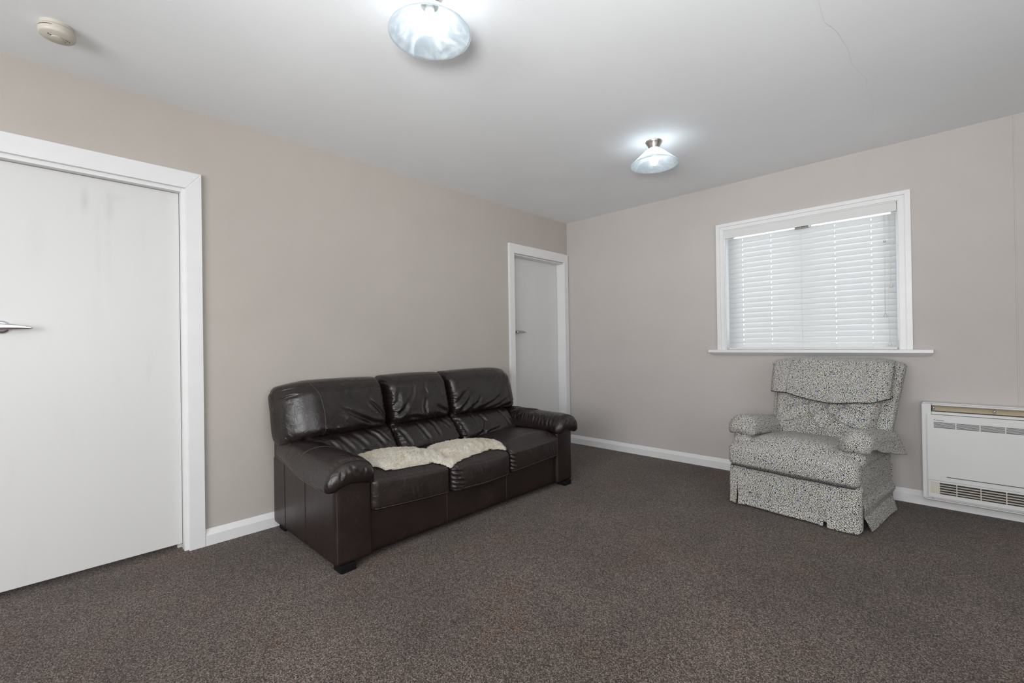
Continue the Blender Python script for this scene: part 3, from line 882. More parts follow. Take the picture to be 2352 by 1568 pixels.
# ------------------------------------------------------------------ sofa
SO = Vector((0.45, -2.08, 0.0))
sofa = empty('leather_sofa', SO, label='dark brown three-seat leather sofa with padded arms against the left wall', cat='sofa')
SOn = np.array(SO)
def spart(name, P, F, uv, mat, parent=None):
    return mk(name, P - SOn, F, mat, parent or sofa, uv)
def sbox(name, lo, hi, r, n, mat, deform=None, puff=(0, 0, 0), parent=None):
    Q, P, F, uv = rbox(lo, hi, r, n, deform, puff)
    return spart(name, P, F, uv, mat, parent)
def sseam(name, obj, pts, direction, r, mat, n=40, lift=0.0004):
    return seam_on(name, obj, [tuple(np.array(p) - SOn) for p in pts], direction, r, mat, n, lift)

def lowf(P, amp, seed, k=9.0):
    r = np.random.default_rng(seed); out = np.zeros(len(P))
    for i in range(7):
        v = r.normal(size=3); v *= k * r.uniform(0.5, 1.6) / np.linalg.norm(v)
        out += np.sin(P @ v + r.uniform(0, 6.28))
    return out * amp / 3

# back shell and base
def d(P, Q):
    P[:, 0] += np.clip(P[:, 2] - 0.5, 0, 1) * -0.02
    return P
sbox('back_shell', (0.008, -3.020, 0.034), (0.13, -1.140, 0.825), (0.03, 0.03, 0.05), (8, 60, 40), M['leather_flat'], d)
sbox('front_rail', (0.70, -2.86, 0.032), (0.838, -1.30, 0.27), (0.015, 0.01, 0.015), (6, 80, 10), M['leather_flat'])
sbox('seat_deck', (0.12, -2.86, 0.05), (0.74, -1.30, 0.26), 0.01, (4, 4, 4), M['black'])

def arm_body(y0, y1, name):
    def d(P, Q):
        # slight swell of the front panel and soft top following the pad
        f = np.clip(Q[:, 0], 0, 1) ** 4
        P[:, 0] += 0.004 * f * np.cos(Q[:, 1] * 1.4)
        t = np.clip((P[:, 2] - 0.38) / 0.1, 0, 1)
        P[:, 2] += t * 0.035 * np.cos(Q[:, 1] * 1.3)
        return P
    return sbox(name, (0.012, y0, 0.032), (0.862, y1, 0.43), (0.014, 0.014, 0.02), (40, 16, 30), M['leather_flat'], d)
armL = arm_body(-3.022, -2.832, 'arm_panel')
armR = arm_body(-1.318, -1.138, 'arm_panel')

# seams of the side and front panels
sseam('corner_seam', armL, [(0.95, -3.0135, 0.05), (0.95, -3.0135, 0.40)], (-1, 0, 0), 0.0016, M['thread'])
for x in (0.205, 0.50):
    sseam('panel_seam', armL, [(x, -3.2, 0.05), (x - 0.004, -3.2, 0.46)], (0, 1, 0), 0.0017, M['seam'])
sseam('corner_seam', armR, [(0.95, -1.310, 0.05), (0.95, -1.310, 0.40)], (-1, 0, 0), 0.0014, M['seam'])

# arm pads: arched cushions lying over the arms
def arm_pad(yc, sgn, seed):
    hw = 0.128; xa, xb = 0.13, 0.905
    n = (150, 70, 14)
    lo = (xa, yc - hw, 0.424); hi = (xb, yc + hw, 0.540)
    Q, P, F, uv = rbox(lo, hi, (0.050, 0.056, 0.056), n)
    x, y = P[:, 0].copy(), P[:, 1].copy()
    dy = (y - yc)
    out = -sgn * 1.0                                  # sgn=+1 : sofa interior is at +y
    side = dy * sgn                                   # >0 towards the seat
    # arch
    drop = np.where(side < 0, 3.3 * side ** 2, 2.4 * side ** 2)
    top = 0.012 * np.clip((0.5 - x) / 0.4, 0, 1)
    front = np.clip((x - 0.80) / 0.11, 0, 1)
    P[:, 2] += -drop + top - 0.012 * front ** 2
    # crown and soft swell
    P[:, 2] += np.where(Q[:, 2] > 0, 0.010 * np.cos(Q[:, 1] * 1.5) * np.cos(np.clip(Q[:, 0], -1, 1) * 1.4), 0)
    # the front nose bulges, narrows a touch to the back, outer edge climbs to the back
    P[:, 0] += 0.010 * np.clip(Q[:, 0], 0, 1) ** 6 * np.cos(Q[:, 1] * 1.5)
    nar = 1 - 0.10 * np.clip((0.5 - x) / 0.4, 0, 1)
    bk = np.clip((0.62 - x) / 0.5, 0, 1)
    nar = np.where(side < 0, 1 - 0.20 * bk, nar)
    P[:, 2] += np.where(side < 0, 0.045 * bk * np.clip(-side / hw, 0, 1) ** 1.5, 0)
    P[:, 1] = yc + dy * nar
    # creases on the top
    A = np.stack([x, dy * sgn], 1)
    st = []
    st += swap(gathers(-0.12, 0.12, 0.878, -0.05, 7, 0.006, 0.0022, seed))
    st += gathers(0.22, 0.85, 0.135, -0.075, 15, 0.008, 0.0042, seed + 1, slant=0.5)
    st += gathers(0.25, 0.85, -0.135, 0.06, 9, 0.008, 0.0020, seed + 2, slant=0.4)
    if sgn < 0:
        st += [([(0.25, 0.115), (0.33, 0.03), (0.40, -0.02)], 0.012, 0.008), ([(0.34, 0.12), (0.41, 0.05), (0.50, 0.01), (0.55, -0.05)], 0.011, 0.008),
               ([(0.44, 0.12), (0.52, 0.04), (0.60, -0.04)], 0.010, 0.005), ([(0.62, 0.13), (0.66, 0.07)], 0.009, 0.005), ([(0.70, 0.13), (0.725, 0.07)], 0.009, 0.005), ([(0.78, 0.135), (0.79, 0.08)], 0.009, 0.005)]
    else:
        st += [([(0.62, 0.11), (0.50, 0.09), (0.38, 0.045), (0.28, 0.0)], 0.010, 0.003), ([(0.75, 0.09), (0.62, 0.06), (0.5, 0.0)], 0.010, 0.0025), ([(0.3, 0.1), (0.25, 0.03), (0.26, -0.05)], 0.010, 0.003)]
    w = np.clip(Q[:, 2] * 0.5 + 0.5, 0, 1)
    dz = stroke_disp(A, st) * w
    P[:, 2] += dz
    # front nose folds
    B = np.stack([dy * sgn, P[:, 2]], 1); fr = np.clip((x - 0.88) / 0.02, 0, 1)
    P[:, 0] += fr * stroke_disp(B, [([(-0.02, 0.52), (0.0, 0.49), (0.03, 0.465)], 0.008, 0.005), ([(0.05, 0.5), (0.055, 0.47)], 0.008, 0.004), ([(-0.06, 0.5), (-0.07, 0.46)], 0.008, 0.003)])
    P[:, 2] += lowf(P, 0.0012, seed, 22)
    o = spart('arm_pad', P, F, uv, M['leather'])
    # arched seam behind the nose, cross seam, lower outer edge
    ys = np.linspace(-0.122, 0.125, 24)
    pts = [(0.882 - 0.10 * max(0, abs(v) - 0.07), yc + v * sgn, 0.8) for v in ys]
    sseam('nose_seam', o, pts, (0, 0, -1), 0.0019, M['seam'], 60, 0.0006)
    pts = [(0.876 - 0.10 * max(0, abs(v) - 0.07), yc + v * sgn, 0.8) for v in ys]
    sseam('nose_seam', o, pts, (0, 0, -1), 0.0009, M['thread'], 60, 0.0002)
    pts = [(0.52 + 0.25 * v * 0.6, yc + v * sgn, 0.8) for v in np.linspace(-0.10, 0.12, 20)]
    sseam('cross_seam', o, pts, (0, 0, -1), 0.0012, M['seam_light'], 50, 0.0)
    sseam('edge_seam', o, [(0.17, yc - sgn * 0.4, 0.462), (0.45, yc - sgn * 0.4, 0.422), (0.86, yc - sgn * 0.4, 0.398)], (0, sgn, 0), 0.0022, M['seam_light'], 60, 0.0004)
    return o
padL = arm_pad(-2.948, 1, 11)
padR = arm_pad(-1.210, -1, 31)

# seat cushions
def seat(y0, y1, seed, bul, mid=False, drop_l=0.0, drop_r=0.0, low_l=0.0, low_r=0.0):
    n = (90, 110, 30)
    zb = 0.215
    lo = (0.30, y0, zb); hi = (0.884, y1, 0.405)
    Q, P, F, uv = rbox(lo, hi, (0.034, 0.03, 0.030), n)
    x, y = P[:, 0].copy(), P[:, 1].copy()
    w = np.cos(np.clip(Q[:, 1], -1, 1) * math.pi / 2) ** 0.45
    top = np.clip(Q[:, 2], 0, 1) ** 3
    # crown: rises quickly behind the front seam, sinks to the back
    s = np.clip((0.884 - x) / 0.10, 0, 1); s = s * s * (3 - 2 * s)
    back = np.clip((0.62 - x) / 0.3, 0, 1)
    P[:, 2] += top * w * (0.056 * s - 0.035 * back) 
    P[:, 2] += top * (1 - w) * 0.010 * s
    # front face swell
    fr = np.clip(Q[:, 0], 0, 1) ** 6
    P[:, 0] += fr * bul * np.cos(Q[:, 1] * 1.45) * np.cos(Q[:, 2] * 1.35) ** 0.7
    if mid:
        P[:, 2] -= np.clip(-Q[:, 2], 0, 1) ** 2 * 0.020 * np.cos(Q[:, 1] * 1.5) * fr
    # the front top seam is lower at the right end for the first cushion
    e = (Q[:, 1] + 1) / 2
    P[:, 2] -= (drop_l * (1 - e) + drop_r * e) * np.clip(Q[:, 2] * 0.5 + 0.5, 0, 1)
    P[:, 2] += (low_l * (1 - e) + low_r * e) * np.clip(0.5 - Q[:, 2] * 0.5, 0, 1)
    st = []
    L_ = y1 - y0
    # creases running back from the front seam on the top
    A = np.stack([y, x], 1)
    st += gathers(y0 + 0.02, y1 - 0.02, 0.882, -0.075, 24, 0.0045, 0.0014, seed, slant=-0.15)
    tp = stroke_disp(A, st) * np.clip(Q[:, 2], 0, 1) ** 2
    P[:, 2] += tp
    # front face gathers from the side seams
    B = np.stack([y, P[:, 2]], 1)
    g = []
    if mid or seed == 63:
        for zz, ln, dd in ((0.375, 0.05, 0.006), (0.352, 0.07, 0.007), (0.322, 0.05, 0.006), (0.296, 0.085, 0.008), (0.27, 0.075, 0.008), (0.248, 0.09, 0.008), (0.232, 0.06, 0.006)):
            k = 1.0 if mid else 0.55
            g.append(([(y0 + 0.004, zz), (y0 + ln * k * 0.5, zz - 0.006), (y0 + ln * k, zz - 0.018)], 0.0065, dd * (1.0 if mid else 0.8)))
    r = random.Random(seed)
    for i in range(9):
        yy = y0 + L_ * (0.2 + 0.7 * r.random()); zz = 0.30 + 0.08 * r.random()
        g.append(([(yy, zz), (yy + 0.012, zz - 0.04), (yy + 0.028, zz - 0.075)], 0.007, 0.0016))
    P[:, 0] += fr * stroke_disp(B, g)
    P[:, 2] += top * lowf(P, 0.0022, seed, 14)
    o = spart('seat_cushion', P, F, uv, M['leather_top'])
    zs = 0.394
    f = lambda t: zs - (drop_l * (1 - t) + drop_r * t)
    sseam('front_seam', o, [(1.1, y0 + 0.012, f(0.02)), (1.1, (y0 + y1) / 2, f(0.5) + 0.002), (1.1, y1 - 0.012, f(0.98))], (-1, 0, 0), 0.0016, M['thread'], 60)
    sseam('front_seam', o, [(1.1, y0 + 0.012, f(0.02) + 0.006), (1.1, (y0 + y1) / 2, f(0.5) + 0.008), (1.1, y1 - 0.012, f(0.98) + 0.006)], (-1, 0, 0), 0.0008, M['seam_light'], 60, 0.0)
    sseam('lower_seam', o, [(1.1, y0 + 0.014, zb + 0.016 + low_l), (1.1, y1 - 0.014, zb + 0.016 + low_r)], (-1, 0, 0), 0.0016, M['seam_light'], 60)
    return o
seatL = seat(-2.838, -2.344, 61, 0.012, drop_l=-0.010, drop_r=0.022, low_l=0.034, low_r=0.006)
seatM = seat(-2.338, -1.846, 62, 0.036, True, drop_l=0.020, drop_r=0.030, low_l=0.008, low_r=0.004)
seatR = seat(-1.838, -1.318, 63, 0.012, drop_l=0.030, drop_r=0.010, low_l=0.010, low_r=0.030)
for y_ in (-2.341, -1.842):
    MB().tube([tuple(Vector(p) - SO) for p in ((0.8385, y_, 0.26), (0.8385, y_, 0.034))], 0.0022, 6).build('rail_seam', M['thread'], sofa, smooth=True)

# lumbar cushions
def lumbar(y0, y1, seed, st_extra=()):
    n = (30, 110, 60)
    lo = (0.20, y0, 0.385); hi = (0.40, y1, 0.585)
    Q, P, F, uv = rbox(lo, hi, (0.07, 0.035, 0.06), n)
    y, z = P[:, 1].copy(), P[:, 2].copy()
    P[:, 0] += -0.85 * (z - 0.485) * np.clip(Q[:, 0] * 0.5 + 0.5, 0, 1)
    w = np.cos(Q[:, 1] * math.pi / 2) ** 0.5
    fr = np.clip(Q[:, 0], 0, 1) ** 2
    P[:, 0] += fr * 0.028 * w * np.cos(Q[:, 2] * 1.3)
    A = np.stack([y, z], 1)
    st = list(st_extra)
    st += swap(gathers(0.41, 0.57, y0, 0.06, 6, 0.007, 0.005, seed)) + swap(gathers(0.41, 0.57, y1, -0.05, 6, 0.007, 0.004, seed + 1))
    P[:, 0] += fr * stroke_disp(A, st)
    P[:, 0] += fr * lowf(P, 0.003, seed, 16)
    return spart('lumbar_cushion', P, F, uv, M['leather'])
lumbar(-2.95, -2.402, 71, [([(-2.78, 0.56), (-2.74, 0.52), (-2.70, 0.46)], 0.011, 0.007), ([(-2.70, 0.565), (-2.655, 0.53), (-2.61, 0.47)], 0.012, 0.008), ([(-2.60, 0.575), (-2.54, 0.53), (-2.49, 0.455)], 0.011, 0.009), ([(-2.56, 0.575), (-2.50, 0.54), (-2.44, 0.46)], 0.007, 0.005), ([(-2.83, 0.54), (-2.80, 0.50), (-2.80, 0.46)], 0.009, 0.007), ([(-2.68, 0.47), (-2.60, 0.445), (-2.5, 0.43)], 0.008, 0.005)])
lumbar(-2.398, -1.895, 72, [([(-2.37, 0.55), (-2.34, 0.50), (-2.32, 0.43)], 0.012, 0.009), ([(-2.22, 0.57), (-2.20, 0.52), (-2.17, 0.44)], 0.012, 0.010), ([(-2.12, 0.575), (-2.09, 0.53), (-2.08, 0.45)], 0.012, 0.009), ([(-2.02, 0.57), (-1.98, 0.53), (-1.95, 0.49)], 0.010, 0.007)])
lumbar(-1.891, -1.31, 73, [([(-1.87, 0.55), (-1.85, 0.5), (-1.84, 0.43)], 0.012, 0.010), ([(-1.66, 0.56), (-1.63, 0.50), (-1.68, 0.44), (-1.75, 0.41)], 0.013, 0.012), ([(-1.74, 0.57), (-1.72, 0.51), (-1.74, 0.46)], 0.009, 0.006), ([(-1.45, 0.57), (-1.41, 0.50), (-1.40, 0.43)], 0.012, 0.008), ([(-1.50, 0.44), (-1.62, 0.425), (-1.76, 0.415)], 0.010, 0.007)])

# upper back cushions
def upper(y0, y1, seed, st_extra=(), lend=0.0, rend=0.0, zt=0.878, rr=(0.12, 0.04, 0.075), cl=(0.20, 0.07), cr=(0.20, 0.07)):
    n = (44, 150, 84)
    lo = (0.03, y0, 0.545); hi = (0.315, y1, zt)
    Q, P, F, uv = rbox(lo, hi, rr, n)
    y, z = P[:, 1].copy(), P[:, 2].copy()
    e = (Q[:, 1] + 1) / 2
    w = np.cos(Q[:, 1] * math.pi / 2) ** 0.4
    for (c_, w_), dist in ((cl, y - y0), (cr, y1 - y)):
        ed = np.clip(1 - dist / w_, 0, 1) ** 2.2
        P[:, 0] = 0.03 + (P[:, 0] - 0.03) * (1 - c_ * ed)
    P[:, 0] += -0.24 * (z - 0.70) * np.clip(Q[:, 0] * 0.5 + 0.5, 0, 1)
    fr = np.clip(Q[:, 0] + 0.2, 0, 1) ** 1.5
    P[:, 0] += fr * 0.024 * w * np.cos((Q[:, 2] + 0.25) * 1.25)
    P[:, 2] += np.clip(Q[:, 2], 0, 1) ** 2 * 0.012 * w
    # ends: slumps down and out at an arm
    le = np.clip((0.32 - e) / 0.32, 0, 1); re = np.clip((e - 0.72) / 0.28, 0, 1)
    P[:, 2] -= np.clip(Q[:, 2], 0, 1) * (lend * 0.035 * le ** 1.6 + rend * 0.03 * re ** 2)
    P[:, 2] -= np.clip(-Q[:, 2], 0, 1) * (lend * 0.036 * le ** 1.3 + rend * 0.012 * re)
    P[:, 0] -= lend * 0.01 * le ** 2 * (0.3 + 0.7 * np.clip(Q[:, 0], 0, 1)) * np.clip(0.6 + Q[:, 2] * 0.6, 0, 1)
    P[:, 0] += np.clip(0.2 - Q[:, 0], 0, 1) * np.clip((0.84 - z) / 0.29, 0, 1) * 0.10
    A = np.stack([y, z], 1)
    st = list(st_extra)
    st += swap(gathers(0.57, 0.85, y0, 0.05, 8, 0.007, 0.0042 if lend == 0 else 0.0, seed)) + swap(gathers(0.57, 0.85, y1, -0.045, 8, 0.007, 0.004, seed + 1))
    st += gathers(y0 + 0.04, y1 - 0.04, 0.55, 0.06, 9, 0.008, 0.004, seed + 2, slant=-0.5)
    P[:, 0] += fr * stroke_disp(A, st)
    P[:, 0] += fr * lowf(P, 0.0028, seed, 12)
    return spart('back_cushion', P, F, uv, M['leather'])
uL = upper(-3.065, -2.408, 81, [([(-2.74, 0.72), (-2.62, 0.64), (-2.52, 0.60)], 0.014, 0.007), ([(-2.66, 0.68), (-2.55, 0.61), (-2.44, 0.585)], 0.012, 0.007), ([(-2.56, 0.76), (-2.49, 0.68), (-2.43, 0.60)], 0.010, 0.008), ([(-2.86, 0.60), (-2.80, 0.575), (-2.70, 0.58)], 0.012, 0.006), ([(-3.05, 0.83), (-3.0, 0.845), (-2.93, 0.84)], 0.008, 0.005), ([(-3.05, 0.79), (-3.0, 0.81), (-2.96, 0.815)], 0.008, 0.005)], lend=1.0, zt=0.874, cl=(0.50, 0.20), rr=(0.12, 0.04, 0.075))
uM = upper(-2.404, -1.890, 82, [([(-2.38, 0.66), (-2.34, 0.72), (-2.33, 0.78)], 0.015, 0.007), ([(-2.36, 0.62), (-2.30, 0.66), (-2.27, 0.71)], 0.013, 0.007), ([(-2.30, 0.60), (-2.22, 0.60), (-2.12, 0.57)], 0.012, 0.007), ([(-2.12, 0.72), (-2.14, 0.66), (-2.13, 0.60)], 0.011, 0.007), ([(-2.05, 0.66), (-1.99, 0.62), (-1.93, 0.60)], 0.014, 0.008), ([(-2.1, 0.84), (-2.12, 0.78), (-2.1, 0.72)], 0.012, 0.005), ([(-2.2, 0.83), (-2.22, 0.76), (-2.26, 0.7)], 0.012, 0.004)])
uR = upper(-1.886, -1.160, 83, [([(-1.87, 0.62), (-1.80, 0.68), (-1.72, 0.74)], 0.020, 0.010), ([(-1.84, 0.585), (-1.76, 0.64), (-1.69, 0.72)], 0.016, 0.011), ([(-1.72, 0.60), (-1.64, 0.64), (-1.60, 0.70)], 0.012, 0.008), ([(-1.62, 0.59), (-1.48, 0.63), (-1.36, 0.69)], 0.011, 0.007), ([(-1.52, 0.58), (-1.42, 0.60), (-1.30, 0.65)], 0.010, 0.006), ([(-1.42, 0.575), (-1.3, 0.59), (-1.2, 0.61)], 0.012, 0.009), ([(-1.25, 0.84), (-1.3, 0.78), (-1.36, 0.74)], 0.010, 0.005)], rend=1.0, cr=(0.38, 0.14), rr=(0.12, 0.04, 0.075))
sseam('back_seam', uL, [(1, -2.885, 0.875), (1, -2.85, 0.80), (1, -2.84, 0.70), (1, -2.845, 0.585)], (-1, 0, 0), 0.0013, M['seam_light'], 40, -0.0001)
sseam('back_seam', uM, [(1, -2.15, 0.86), (1, -2.12, 0.74), (1, -2.12, 0.60)], (-1, 0, 0), 0.0007, M['seam'], 40, -0.0001)
sseam('back_seam', uR, [(1, -1.37, 0.86), (1, -1.32, 0.78), (1, -1.315, 0.62)], (-1, 0, 0), 0.0009, M['seam_light'], 40, -0.0001)

for (x, y) in ((0.835, -2.965), (0.835, -1.205), (0.10, -2.965), (0.10, -1.20)):
    q = MB().prism([(x - 0.04 - SO.x, y - 0.04 - SO.y), (x + 0.04 - SO.x, y - 0.04 - SO.y), (x + 0.04 - SO.x, y + 0.04 - SO.y), (x - 0.04 - SO.x, y + 0.04 - SO.y)], 2, 0.0, 0.036)
    q.build('foot', M['black'], sofa, bevel=0.004)

# ------------------------------------------------------------------ sheepskin
def sheepskin():
    trees = []
    for o in sofa.children:
        if o.name.startswith(('seat_cushion', 'lumbar')): trees.append(bvh(o))
    def height(x, y, skip_pad=False):
        best = 0.36
        for t in trees:
            h = t.ray_cast(Vector((x, y, 1.0)) - SO, Vector((0, 0, -1)))
            if h[0] is not None: best = max(best, h[0].z)
        return best
    out = [(0.60, -2.800), (0.70, -2.802), (0.78, -2.79), (0.838, -2.74), (0.845, -2.66), (0.842, -2.57), (0.845, -2.50), (0.84, -2.44), (0.862, -2.385), (0.885, -2.341), (0.872, -2.29), (0.86, -2.22), (0.853, -2.12), (0.848, -2.05), (0.84, -1.99), (0.845, -1.93), (0.862, -1.862), (0.83, -1.84), (0.78, -1.86), (0.73, -1.91), (0.69, -1.98), (0.655, -2.06), (0.62, -2.14), (0.60, -2.22), (0.59, -2.32), (0.58, -2.42), (0.555, -2.52), (0.545, -2.62), (0.555, -2.72), (0.565, -2.79)]
    poly = np.array(out)
    cx = poly.mean(0)
    h = 0.0075
    xs = np.arange(0.53, 0.90, h); ys = np.arange(-2.88, -1.82, h)
    Z = np.array([[height(x, y) for y in ys] for x in xs])
    for _ in range(14):
        Zp = np.pad(Z, 1, mode='edge')
        Z = np.maximum(Z, (Zp[1:-1, 1:-1] + Zp[:-2, 1:-1] + Zp[2:, 1:-1] + Zp[1:-1, :-2] + Zp[1:-1, 2:]) / 5)
    # signed distance to outline (positive inside)
    def sd(x, y):
        p = np.array([x, y]); dmin = 9; ins = False
        n = len(poly)
        for i in range(n):
            a, b = poly[i], poly[(i + 1) % n]
            ab = b - a; t = np.clip(((p - a) @ ab) / (ab @ ab), 0, 1)
            dmin = min(dmin, np.linalg.norm(p - a - t * ab))
            if (a[1] > y) != (b[1] > y) and x < (b[0] - a[0]) * (y - a[1]) / (b[1] - a[1]) + a[0]: ins = not ins
        return dmin if ins else -dmin
    S = np.array([[sd(x, y) for y in ys] for x in xs])
    fold = stroke_disp(np.array([(x, y) for x in xs for y in ys]), [([(0.72, -2.60), (0.70, -2.45), (0.76, -2.36), (0.83, -2.30), (0.80, -2.20)], 0.022, 0.010), ([(0.66, -2.75), (0.70, -2.62), (0.78, -2.5)], 0.02, 0.005)]).reshape(S.shape)
    r = np.random.default_rng(5)
    XX, YY = np.meshgrid(xs, ys, indexing='ij')
    lump = sum(np.sin(XX * a + YY * b + c) for a, b, c in [(90, 60, 1), (-70, 95, 2), (40, -110, 0.5), (130, 20, 3), (60, 150, 1.4)]) * 0.0012
    th = 0.026 * (1 - np.exp(-np.clip(S, 0, 1) / 0.012))
    top = Z + 0.006 + th + fold * np.clip(S / 0.03, 0, 1) + lump * np.clip(S / 0.02, 0, 1)
    inside = S > -0.003
    idx = -np.ones(S.shape, int); P = []
    for i in range(len(xs)):
        for j in range(len(ys)):
            if inside[i, j]:
                idx[i, j] = len(P)
                P.append((xs[i] + r.normal() * 0.001, ys[j] + r.normal() * 0.001, top[i, j]))
    F = []
    for i in range(len(xs) - 1):
        for j in range(len(ys) - 1):
            q = (idx[i, j], idx[i + 1, j], idx[i + 1, j + 1], idx[i, j + 1])
            if min(q) >= 0: F.append(q)
    P = np.array(P)
    # pull the rim vertices onto the true outline
    cnt = np.zeros(len(P), int)
    for f in F:
        for v_ in f: cnt[v_] += 1
    for v_ in np.where((cnt < 4) & (cnt > 0))[0]:
        p = P[v_, :2]; bd = 9; bq = p
        for i in range(len(poly)):
            a, b = poly[i], poly[(i + 1) % len(poly)]; ab = b - a
            t = np.clip(((p - a) @ ab) / (ab @ ab), 0, 1); q = a + t * ab
            if np.linalg.norm(p - q) < bd: bd = np.linalg.norm(p - q); bq = q
        P[v_, :2] = bq
    cz = 0.45; O = np.array([0.72, -2.35, cz])
    root = empty('sheepskin', O, label='cream sheepskin throw spread over the left and middle seats of the leather sofa', cat='sheepskin')
    # base pelt
    nt_ = len(P); Pb = P.copy(); Pb[:, 2] = np.array([Z[int(round((p[0] - xs[0]) / h)), int(round((p[1] - ys[0]) / h))] for p in P]) + 0.005
    e = {}
    for f in F:
        for a, b in zip(f, f[1:] + f[:1]): e[(a, b)] = e.get((b, a), 0) and 2 or 1
    F2 = [tuple(f) for f in F] + [tuple(x + nt_ for x in f[::-1]) for f in F]
    es = set()
    for f in F:
        for a, b in zip(f, f[1:] + f[:1]): es.add((a, b))
    for a, b in es:
        if (b, a) not in es: F2.append((b, a, a + nt_, b + nt_))
    pelt = mk('pelt', np.vstack([P, Pb]) - O, F2, M['wool'], root)
    # tufts of wool: short curved blades
    V = []; FF = []
    nt2 = 56000
    Fa = np.array(F)
    sel = r.integers(0, len(Fa), nt2)
    edge_f = np.array([min(S[int(round((P[q][0] - xs[0]) / h)), int(round((P[q][1] - ys[0]) / h))] for q in f) for f in F])
    for k in sel:
        f = Fa[k]; a, b = r.random(2)
        p = (P[f[0]] * (1 - a) * (1 - b) + P[f[1]] * a * (1 - b) + P[f[2]] * a * b + P[f[3]] * (1 - a) * b)
        dx, dy = r.normal(size=2) * 0.55
        ed = edge_f[k] < 0.01
        L_ = 0.0075 * r.uniform(0.6, 1.3)
        dirn = np.array([dx, dy, 0.9])
        if ed:
            g = np.array([p[0] - 0.71, (p[1] + 2.35) * 0.3, 0]); g /= np.linalg.norm(g) + 1e-6
            dirn = dirn * 0.5 + g * 0.8
        dirn /= np.linalg.norm(dirn)
        wd = np.array([-dirn[1], dirn[0], 0]) + r.normal(size=3) * 0.3; wd /= np.linalg.norm(wd) + 1e-6; wd *= 0.0006
        c1 = p + dirn * L_ * 0.55; tipv = p + dirn * L_ + np.array([dx, dy, -0.3]) * 0.003
        i0 = len(V)
        V += [p - wd - np.array([0, 0, 0.001]), p + wd - np.array([0, 0, 0.001]), c1 + wd * 0.8, c1 - wd * 0.8, tipv]
        FF += [(i0, i0 + 1, i0 + 2, i0 + 3), (i0 + 3, i0 + 2, i0 + 4)]
    w = mk('wool', np.array(V) - O, FF, M['wool'], root)
    w['kind'] = 'stuff'
    return root
sheepskin()

# ------------------------------------------------------------------ armchair
AC = empty('armchair', (0, 0, 0), math.radians(-8.5), label='grey and cream flecked boucle recliner armchair with fabric skirt under the window', cat='armchair')
ang = math.radians(-8.5)
uu = np.array([math.cos(ang), math.sin(ang), 0]); vv = np.array([-math.sin(ang), math.cos(ang), 0])
base = np.array([1.905, -0.77, 0]) + uu * 0.365 + vv * 0.33
AC.location = tuple(base)
CO = np.array([0.365, 0.33, 0.0])
def cpart(name, P, F, uv=None, mat=None, parent=None):
    return mk(name, np.asarray(P) - CO, F, mat or M['fabric'], parent or AC, uv)
def cbox(name, lo, hi, r, n, deform=None, mat=None, parent=None):
    Q, P, F, uv = rbox(lo, hi, r, n, deform)
    return cpart(name, P, F, uv, mat, parent)
def cmb(mb):
    mb.P = [tuple(np.array(p) - CO) for p in mb.P]; return mb

# hidden frame and the upholstered sides
cbox('base_frame', (0.06, 0.06, 0.03), (0.67, 0.66, 0.28), 0.02, (6, 6, 4), mat=M['black'])
def side(u0, u1):
    def d(P, Q):
        P[:, 2] += 0
        return P
    return cbox('side_panel', (u0, 0.025, 0.10), (u1, 0.645, 0.455), (0.03, 0.03, 0.03), (12, 40, 24), d)
side(0.012, 0.135); side(0.602, 0.725)
for cx in (0.12, 0.61):
    for cy in (0.12, 0.60):
        cmb(MB().box(cx - 0.02, cx + 0.02, cy - 0.02, cy + 0.02, 0.0, 0.05)).build('foot', M['black'], AC)

# cloth sheets with thickness built as grids
def sheet(name, fn, nu, nv, thick, normal_out, mat=None, parent=None, uvscale=(1, 1), mask=None):
    """fn(s,t)->(u,v,z); returns an object with real thickness"""
    G = np.array([[fn(i / nu, j / nv) for j in range(nv + 1)] for i in range(nu + 1)], float)
    gu = np.gradient(G, axis=0); gv = np.gradient(G, axis=1)
    Nn = np.cross(gu, gv); Nn /= np.linalg.norm(Nn, axis=2, keepdims=True) + 1e-12
    if (Nn.reshape(-1, 3) @ np.array(normal_out)).sum() < 0: Nn = -Nn; flip = True
    else: flip = False
    A = G.reshape(-1, 3); B = (G - Nn * thick).reshape(-1, 3)
    n1 = len(A); F = []; UV = []
    def id_(i, j): return i * (nv + 1) + j
    # arclength uv
    su = np.concatenate([[0], np.cumsum(np.linalg.norm(np.diff(G[:, nv // 2], axis=0), axis=1))])
    sv = np.concatenate([[0], np.cumsum(np.linalg.norm(np.diff(G[nu // 2], axis=0), axis=1))])
    cells = [(i, j) for i in range(nu) for j in range(nv) if mask is None or mask((i + .5) / nu, (j + .5) / nv)]
    cs = set(cells)
    for i, j in cells:
        q = [(i, j), (i + 1, j), (i + 1, j + 1), (i, j + 1)]
        uvq = [(su[a], sv[b]) for a, b in q]
        ids = [id_(a, b) for a, b in q]
        f1 = ids if not flip else ids[::-1]; u1 = uvq if not flip else uvq[::-1]
        F.append(tuple(f1)); UV += u1
        F.append(tuple(x + n1 for x in f1[::-1])); UV += u1[::-1]
        for (di, dj, a, b) in ((0, -1, 0, 1), (1, 0, 1, 2), (0, 1, 2, 3), (-1, 0, 3, 0)):
            if (i + di, j + dj) not in cs:
                x, y = ids[a], ids[b]
                f = (y, x, x + n1, y + n1) if not flip else (x, y, y + n1, x + n1)
                e_ = 0.006; F.append(f); UV += [uvq[b], uvq[a], (uvq[a][0] + e_, uvq[a][1] + e_), (uvq[b][0] + e_, uvq[b][1] + e_)]
    return cpart(name, np.vstack([A, B]), np.array(F), np.array(UV), mat, parent)

